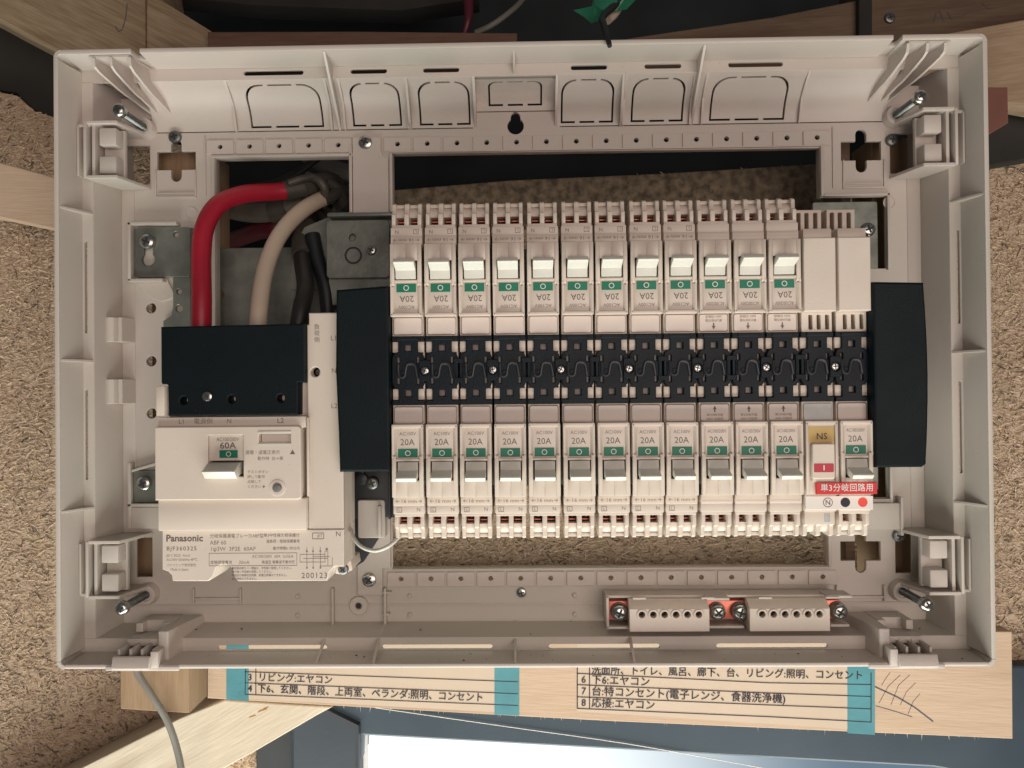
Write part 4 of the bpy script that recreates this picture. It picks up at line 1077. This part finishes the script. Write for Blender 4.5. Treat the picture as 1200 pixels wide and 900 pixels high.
b.box(-104.6, -103.4, -15.6, -9, -70, -31, .3)
b.build('breaker_case', 'body', MBR) if False else mb_(b, 'breaker_case')
mb_(MB().prism([(-86.7, -13), (-86.0, 1), (-86.9, 1)], -104.5, -57.6, 'z', .2, 1), 'case_flank')
mb_(MB().slab([circ(-100.6, -8.6, 2.3)], -9, 2, 0), 'fixing_hole', 'pocket')
q = cross_screw('fixing_screw', -100.2, -8.7, -9.8, 1.6, 'dullsteel', MBR); 
def shift(q, o=MO):
    q.data.transform(Matrix.Translation(-Vector(o) * S))
    for c_ in q.children: c_.data.transform(Matrix.Translation(-Vector(o) * S))
shift(q)
# black cover
tc_ = MB()
tc_.slab([[(-176.2, 14.4), (-104.6, 15.2), (-104.6, -13.0), (-105.2, -13.8), (-108.2, -13.8), (-108.4, -29.6), (-172.6, -29.7), (-172.8, -14.6), (-173.6, -14.0), (-175.6, -14.0), (-176.2, -13.2)], circ(-165.0, -22.0, 1.9, 16), circ(-141.2, -21.6, 1.9, 16), circ(-116.8, -21.4, 1.9, 16)], -16.8, 20, .7)
ob = mb_(tc_, 'terminal_cover', 'black')
q = cross_screw('cover_screw', -153.2, -20.2, -17.6, 2.5, 'steel', MBR, .3, ang=35); shift(q)
# lever, status mark, indicators
mb_(MB().box(-152, -135.2, -13.5, -11, -59.4, -51.6, 0), 'lever_slot', 'pocket')
mb_(MB().prism([(-13, -52.6), (-18.8, -52.9), (-24.6, -55.8), (-25.8, -56.4), (-22.2, -60.2), (-20.5, -60.2), (-18.6, -59.0), (-13, -58.8)], -152.6, -136.6, 'x', .5), 'lever', 'lever')
mb_(MB().slab([rect(-147.1, -138.1, -50.5, -46.7)], -17.5, .2, 0), 'status_window', 'green')
mb_(MB().slab([circ(-142.6, -48.6, 1.25, 24), circ(-142.6, -48.6, .95, 24)], -17.6, .1, 0), 'circle_mark', 'white')
mb_(MB().box(-126.9, -111.9, -15.2, -14, -43.8, -38.4, 0), 'indicator_window', 'label')
mb_(MB().prism([(-18.7, -43.6), (-18.7, -44.6), (-15.2, -43.4), (-15.2, -42.8)], -127.6, -111.2, 'x', 0).box(-127.6, -111.2, -18.9, -18.4, -38.7, -37.4, .2), 'indicator_frame', 'lever')
mb_(MB().lathe(-118.2, -65.3, [(4.0, -18.5), (4.0, -18.8), (3.6, -18.9), (2.6, -18.8)], 28), 'button_collar')
mb_(MB().lathe(-118.2, -65.3, [(2.3, -18.4), (2.3, -19.1), (1.9, -19.6), (1.2, -19.8)], 24), 'test_button', mat('grey_button', (.16, .16, .145), .35))
def mt(s, x, z, size, y=-18.6, m='ink', sx=1., al='CENTER', bold=0., rot=0, sp=1.): text(s, x, y, z, size, MBR, m, al, rot, sx, bold, o=MO, space=sp)
mt('AC100/200V', -143.0, -41.5, 2.6, -17.3, sx=.82); mt('60A', -143.0, -44.6, 4.4, -17.3, sx=1.1, bold=.05)
mt('漏電・過電圧表示', -129.8 + 4.5, -48.0, 2.15, sx=1.0, m='softink'); mt('▲', -110.6, -48.0, 2.9, m='ink'); mt('動作時  白→黄', -121.5, -51.0, 1.95, m='softink')
for i, s in enumerate(('テストボタン', '押して動作', '点検して', 'ください ▶')): mt(s, -133.0, -57.5 - i * 2.4, 1.75, m='softink', al='LEFT')
mt('L1', -166.3, -32.6, 3.2, -16.2, m='softink'); mt('電源側', -155.6, -32.6, 3.2, -16.2, m='softink'); mt('N', -142.7, -32.6, 3.2, -16.2, m='softink'); mt('L2', -117.2, -32.6, 3.5, -16.2)
for i, ch in enumerate('負荷側'): mt(ch, -99.6, 13.6 - i * 3.2, 3.0, -13.6, m='softink')
mt('L1', -91.2, 8.0, 3.4, -13.6, m='softink', rot=0); mt('N', -91.2, -8.2, 3.4, -13.6, m='softink'); mt('L2', -91.2, -25.6, 3.4, -13.6, m='softink')
Y = -14.0
mt('Panasonic', -176 + .4, -90.6, 4.6, Y, 'ink', 1.02, 'LEFT', .13)
mt('BJF360325', -175.4, -95.7, 2.8, Y, 'ink', 1.12, 'LEFT', sp=1.15)
mt('JIS C 8222  Ann2', -175.4, -99.1, 1.7, Y, 'softink', 1., 'LEFT'); mt('AC100V 50/60Hz 40℃', -175.4, -101.2, 1.7, Y, 'softink', .95, 'LEFT')
mt('パナソニック株式会社', -175.4, -103.9, 1.65, Y, 'softink', .9, 'LEFT'); mt('Made in Japan', -173.4, -106.0, 1.8, Y, 'softink', .9, 'LEFT')
mt('分岐保護漏電ブレーカABF型', -153.6, -89.6, 2.35, Y, 'softink', .9, 'LEFT'); mt('単3中性線欠相保護付', -108.8, -89.4, 2.0, Y, 'ink', .95, 'RIGHT')
mt('ABF 60', -153.6, -92.9, 2.9, Y, 'softink', .95, 'LEFT'); mt('過負荷・短絡保護兼用', -108.8, -92.4, 1.85, Y, 'ink', .9, 'RIGHT')
mt('1φ3W  3P2E  60AF', -153.6, -96.0, 2.8, Y, 'softink', 1.02, 'LEFT'); mt('動作時間0.1秒以内', -108.8, -95.9, 1.8, Y, 'ink', .9, 'RIGHT')
mb_(MB().slab([rect(-154.1, -110.2, -104.4, -98.0), rect(-153.9, -110.4, -104.2, -98.2)], Y - .08, .08, 0), 'rating_frame', 'softink')
mt('AC100/200V  60A  Icn5kA', -112, -99.8, 2.1, Y, 'softink', .9, 'RIGHT'); mt('定格感度電流', -153.4, -102.7, 1.9, Y, 'ink', .95, 'LEFT'); mt('30mA', -136.6, -102.7, 2.3, Y, 'softink', .95, 'CENTER'); mt('高速型 衝撃波不動作形', -111.2, -102.7, 1.8, Y, 'ink', .9, 'RIGHT')
for i, s in enumerate(('■定期点検カバー増設は、中性線に接続してください。', '■中継に中性線を接続してください。', '■毎回の絶縁抵抗試験、耐電圧試験はできません。', '■逆接続はできません。')):
    mt(s, -142.8, -105.6 - i * 1.75, 1.45, Y, 'ink', .85, 'LEFT')
mt('200123', -101.6, -109.4, 3.8, Y, 'ink', 1.02, sp=1.15); mt('N', -89.6, -89.0, 3.4, Y)
mt('JET', -98.8, -89.8, 1.9, Y, 'softink')
# wiring diagram
b = MB()
for x in (-107.5 + 2.2, -102.4 + .2, -98.6): b.box(x - .12, x + .12, Y - .08, Y, -105.8, -95.3, 0); b.box(x - .45, x + .45, Y - .09, Y, -97.6, -97.0, 0); b.box(x - .4, x + .4, Y - .09, Y, -105.9, -105.2, 0)
for (x0, x1, z0, z1) in ((-108.6, -96.2, -99.0, -98.8), (-108.6, -96.2, -102.8, -102.6), (-108.8, -108.6, -102.8, -99), (-107, -95.0, -101.0, -100.8), (-95.0, -94.8, -104.6, -97.4), (-96.4, -96.2, -102.8, -97.4), (-96.4, -94.8, -97.4, -97.2), (-99, -92.6, -104.8, -104.6), (-92.8, -92.6, -104.8, -100.4), (-102, -94, -100.1, -99.9)): b.box(x0, x1, Y - .08, Y, z0, z1, 0)
b.slab([circ(-95.4, -96.4, .6, 12)], Y - .1, .1, 0)
mb_(b, 'wiring_diagram', 'softink')
mb_(MB().slab([rrect(-103.4 + .8, -97.6 + .9, -91.4, -88.2, .4, 2), rrect(-103.1 + .8, -97.9 + .9, -91.1, -88.5, .3, 2)], Y - .08, .08, 0), 'mark_frame', 'softink')
for x, z, y in ((-174.8, -109.6, 5), (-145.3, -107.6, 2), (-89.6, -108.5, -6)):
    q = cross_screw('fixing_screw', x, z, y, 2.7, 'dullsteel', MBR, .4, ang=random.uniform(0, 80)); shift(q)
mb_(MB().prism([(-94.8, -105), (-86.8, -105), (-86.0, -110), (-91, -112.4), (-95, -112)], 0, 20, 'y', .5), 'corner_foot')

# white wire from the main breaker to the first branch
w = MB(); w.tube([(-86, -3, -88.5), (-83, -9, -92), (-78, -13, -95.6), (-71, -15, -97), (-64.5, -14.5, -94.8), (-60.5, -11, -91.5), (-58, -6, -89.5)], .95, 12, 6)
tag(w.build('white_wire', 'lever'), 'thin white wire looping from main breaker to the first lower breaker', 'wire')

# ================================================================== supply cables
def cable(name, pts, r, m, label, cat='cable'):
    o_ = (W(pts[0][0], pts[0][1], pts[0][2])[0], pts[0][2], W(*pts[0])[1]); t = sub(wtube(pts, r, n=20, sub=8), o_)
    me = t.build(name, m, None, (0, 0, 0)); me.location = Vector(o_) * S
    return tag(me, label, cat)
cable('red_cable', [(236, 392, 4), (236.5, 350, 5), (236, 300, 10), (240, 266, 14), (256, 240, 22), (285, 228, 34), (320, 225, 46), (350, 222, 54), (366, 217, 62)], 5.0, 'redcable', 'thick red supply cable bending down into the main breaker')
cable('cream_cable', [(302, 392, 6), (304, 360, 8), (310, 320, 14), (322, 286, 22), (338, 262, 32), (358, 244, 44), (380, 232, 62), (400, 226, 80)], 4.5, 'whitecable', 'thick cream supply cable between the red and black cables')
bk = cable('black_cable', [(348, 392, 14), (353, 362, 16), (358, 336, 24), (354, 304, 36), (354, 280, 48), (362, 262, 64), (374, 248, 84), (388, 236, 104)], 4.7, 'blackcable', 'thick black supply cable beside the steel bracket')
def wrapband(name, pts, r, parent, m='tape', rr=None):
    t = wtube(pts, r, n=18, sub=4, rr=rr); ob = sub(t, tuple(v / S for v in parent.location)).build(name, m, parent); return ob
wrapband('tape_wrap', [(354, 300, 37), (353.5, 284, 45), (360, 265, 60)], 5.6, bk)
rc = bpy.data.objects['red_cable']
wrapband('tape_wrap', [(333, 224.5, 50), (345, 222, 53), (356, 220, 56)], 5.9, rc); wrapband('tape_wrap', [(352, 221, 54), (366, 217.5, 61), (382, 213, 72), (392, 216, 84)], 6.2, rc); wrapband('tape_wrap', [(360, 206, 54), (374, 212, 52), (381, 224, 54), (377, 236, 60)], 2.6, rc); wrapband('tape_wrap', [(338, 215, 46), (352, 210, 48), (366, 207, 52)], 2.2, rc)
cable('grey_conduit', [(262, 243, 95), (285, 248, 82), (310, 249, 72), (340, 243, 68), (365, 232, 68), (385, 215, 80)], 6.2, 'conduit', 'grey taped cable bundle behind the red cable')
wrapband('tape_wrap', [(318, 249, 70), (330, 246, 69), (338, 243, 68)], 6.9, bpy.data.objects['grey_conduit'])
cable('maroon_cable', [(268, 284, 110), (285, 277, 95), (305, 270, 84), (325, 266, 78), (350, 255, 84)], 5.6, 'maroon', 'dark maroon cable lying deep behind the cream cable')
cable('thin_black_cable', [(262, 222, 120), (310, 216, 110), (345, 203, 95), (372, 186, 90), (390, 172, 95)], 2.2, 'blackcable', 'thin black cable crossing the back of the left opening')
cable('dark_blue_cable', [(366, 275, 40), (372, 305, 38), (382, 340, 36), (386, 392, 36)], 4.2, mat('dark_blue_insulation', (.006, .009, .011), .5), 'very dark cable running down under the steel bracket')
cable('pale_conduit', [(352, 176, 140), (375, 190, 135), (398, 200, 130), (425, 206, 130)], 6, 'conduit', 'pale sheathed cable deep in the top of the left opening')
# rough fibre tape tangle at the entry
b = MB(); rt = MB()
for _ in range(16):
    px, py, y = random.uniform(374, 412), random.uniform(226, 262), random.uniform(66, 92)
    pts = [(px + random.uniform(-14, 14), py + random.uniform(-10, 10), y + random.uniform(-6, 6)) for _ in range(4)]
    b.tube([(W(p[0], p[1], p[2])[0], p[2], W(*p)[1]) for p in pts], random.uniform(1.4, 3.2), 8, 4)
for pts in (((384, 214, 60), (396, 222, 62), (402, 234, 66), (398, 246, 72)), ((376, 236, 62), (388, 230, 58), (400, 224, 64), (412, 226, 74))):
    b.tube([(W(*p)[0], p[2], W(*p)[1]) for p in pts], 3.4, 10, 4)
ob = b.build('tape_tangle', mat('fibre_tape', (.045, .038, .03), .8, var=.4, vscale=120, bump=.6, bscale=600)); tag(ob, 'dark rough tape tangle where the supply cables enter', 'tape')

# ================================================================== earth terminals
EO = (108, 20, -138)
ET = thing('earth_terminal_bar', 'earth terminal bar with two cream connector blocks on copper plates at the bottom right', 'terminal bar', EO)
def et(mb, name, m='shell', parent=None): return sub(mb, EO).build(name, m, parent or ET)
b = MB(); b.box(45.5, 171, 28, 35, -145, -130.4, .4); b.box(45.5, 172, 20, 30, -130.6, -129.2, .3); b.box(45.5, 58, 17, 30, -146.4, -145, .3)
b.box(98, 118.5, 17, 30, -146.2, -144.8, .3); b.box(98.2, 110, 13.5, 24, -130.4, -129, .3); b.box(164, 174, 17, 30, -145.6, -144.2, .3); b.box(161, 174, 13.5, 24, -129.4, -128, .3)
b.box(45.5, 47, 17, 30, -146, -129.6, .3)
for x in (59, 95, 125, 160): b.box(x, x + 7, 12.6, 15, -129.4, -128.4, .2)
et(b, 'terminal_tray')
for x0, x1 in ((47.5, 60), (98.5, 121), (163.5, 171.5)):
    et(MB().box(x0, x1, 22, 27.9, -142.6, -132.8, .4), 'copper_plate', 'copper')
for bx in (57.2, 120.0):
    b = MB(); xw = 41.8
    hs = [circ(bx + 6.4 + 5.95 * i, -137.1, 1.75, 16) for i in range(6)]
    b.slab([rect(bx, bx + xw, -146.2, -134.2)] + hs, 12, 5, .3)
    b.prism([(17.1, -134.4), (17.1, -130.6), (27, -130.6), (27, -145.6), (17.1, -145.6)], bx + .2, bx + xw - .2, 'x', .1)
    b.prism([(12.1, -134.3), (17.3, -130.6), (17.3, -134.3)], bx + .05, bx + xw - .05, 'x', .15)
    o = et(b, 'connector_block', 'body')
    b = MB()
    for i in range(6):
        x = bx + 6.4 + 5.95 * i
        b.slab([circ(x, -137.1, 2.8, 20), circ(x, -137.1, 1.7, 16)], 11.3, 1.0, .25)
    et(b, 'wire_guide', 'body', o).location = (0, 0, 0)
    b = MB()
    for i in range(6):
        x = bx + 6.4 + 5.95 * i
        b.prism([(13.0, -134.9), (14.6, -132.9), (15.5, -133.6), (14, -135.6)], x - 2.8, x - .9, 'x', 0); b.lathe(x, -137.1, [(1.7, 15.8), (1.7, 15.6)], 12)
    et(b, 'release_slot', 'pocket', o)
for x in (52.8, 105.0, 117.0, 169.4):
    q = cross_screw('terminal_screw', x, -138, 16.5, 4.3, 'steel', ET, .6, ang=random.uniform(0, 80)); shift(q, EO)
    et(MB().lathe(x, -138, [(4.7, 22), (4.7, 20.6), (4.4, 20.4)], 24), 'washer', 'dullsteel')
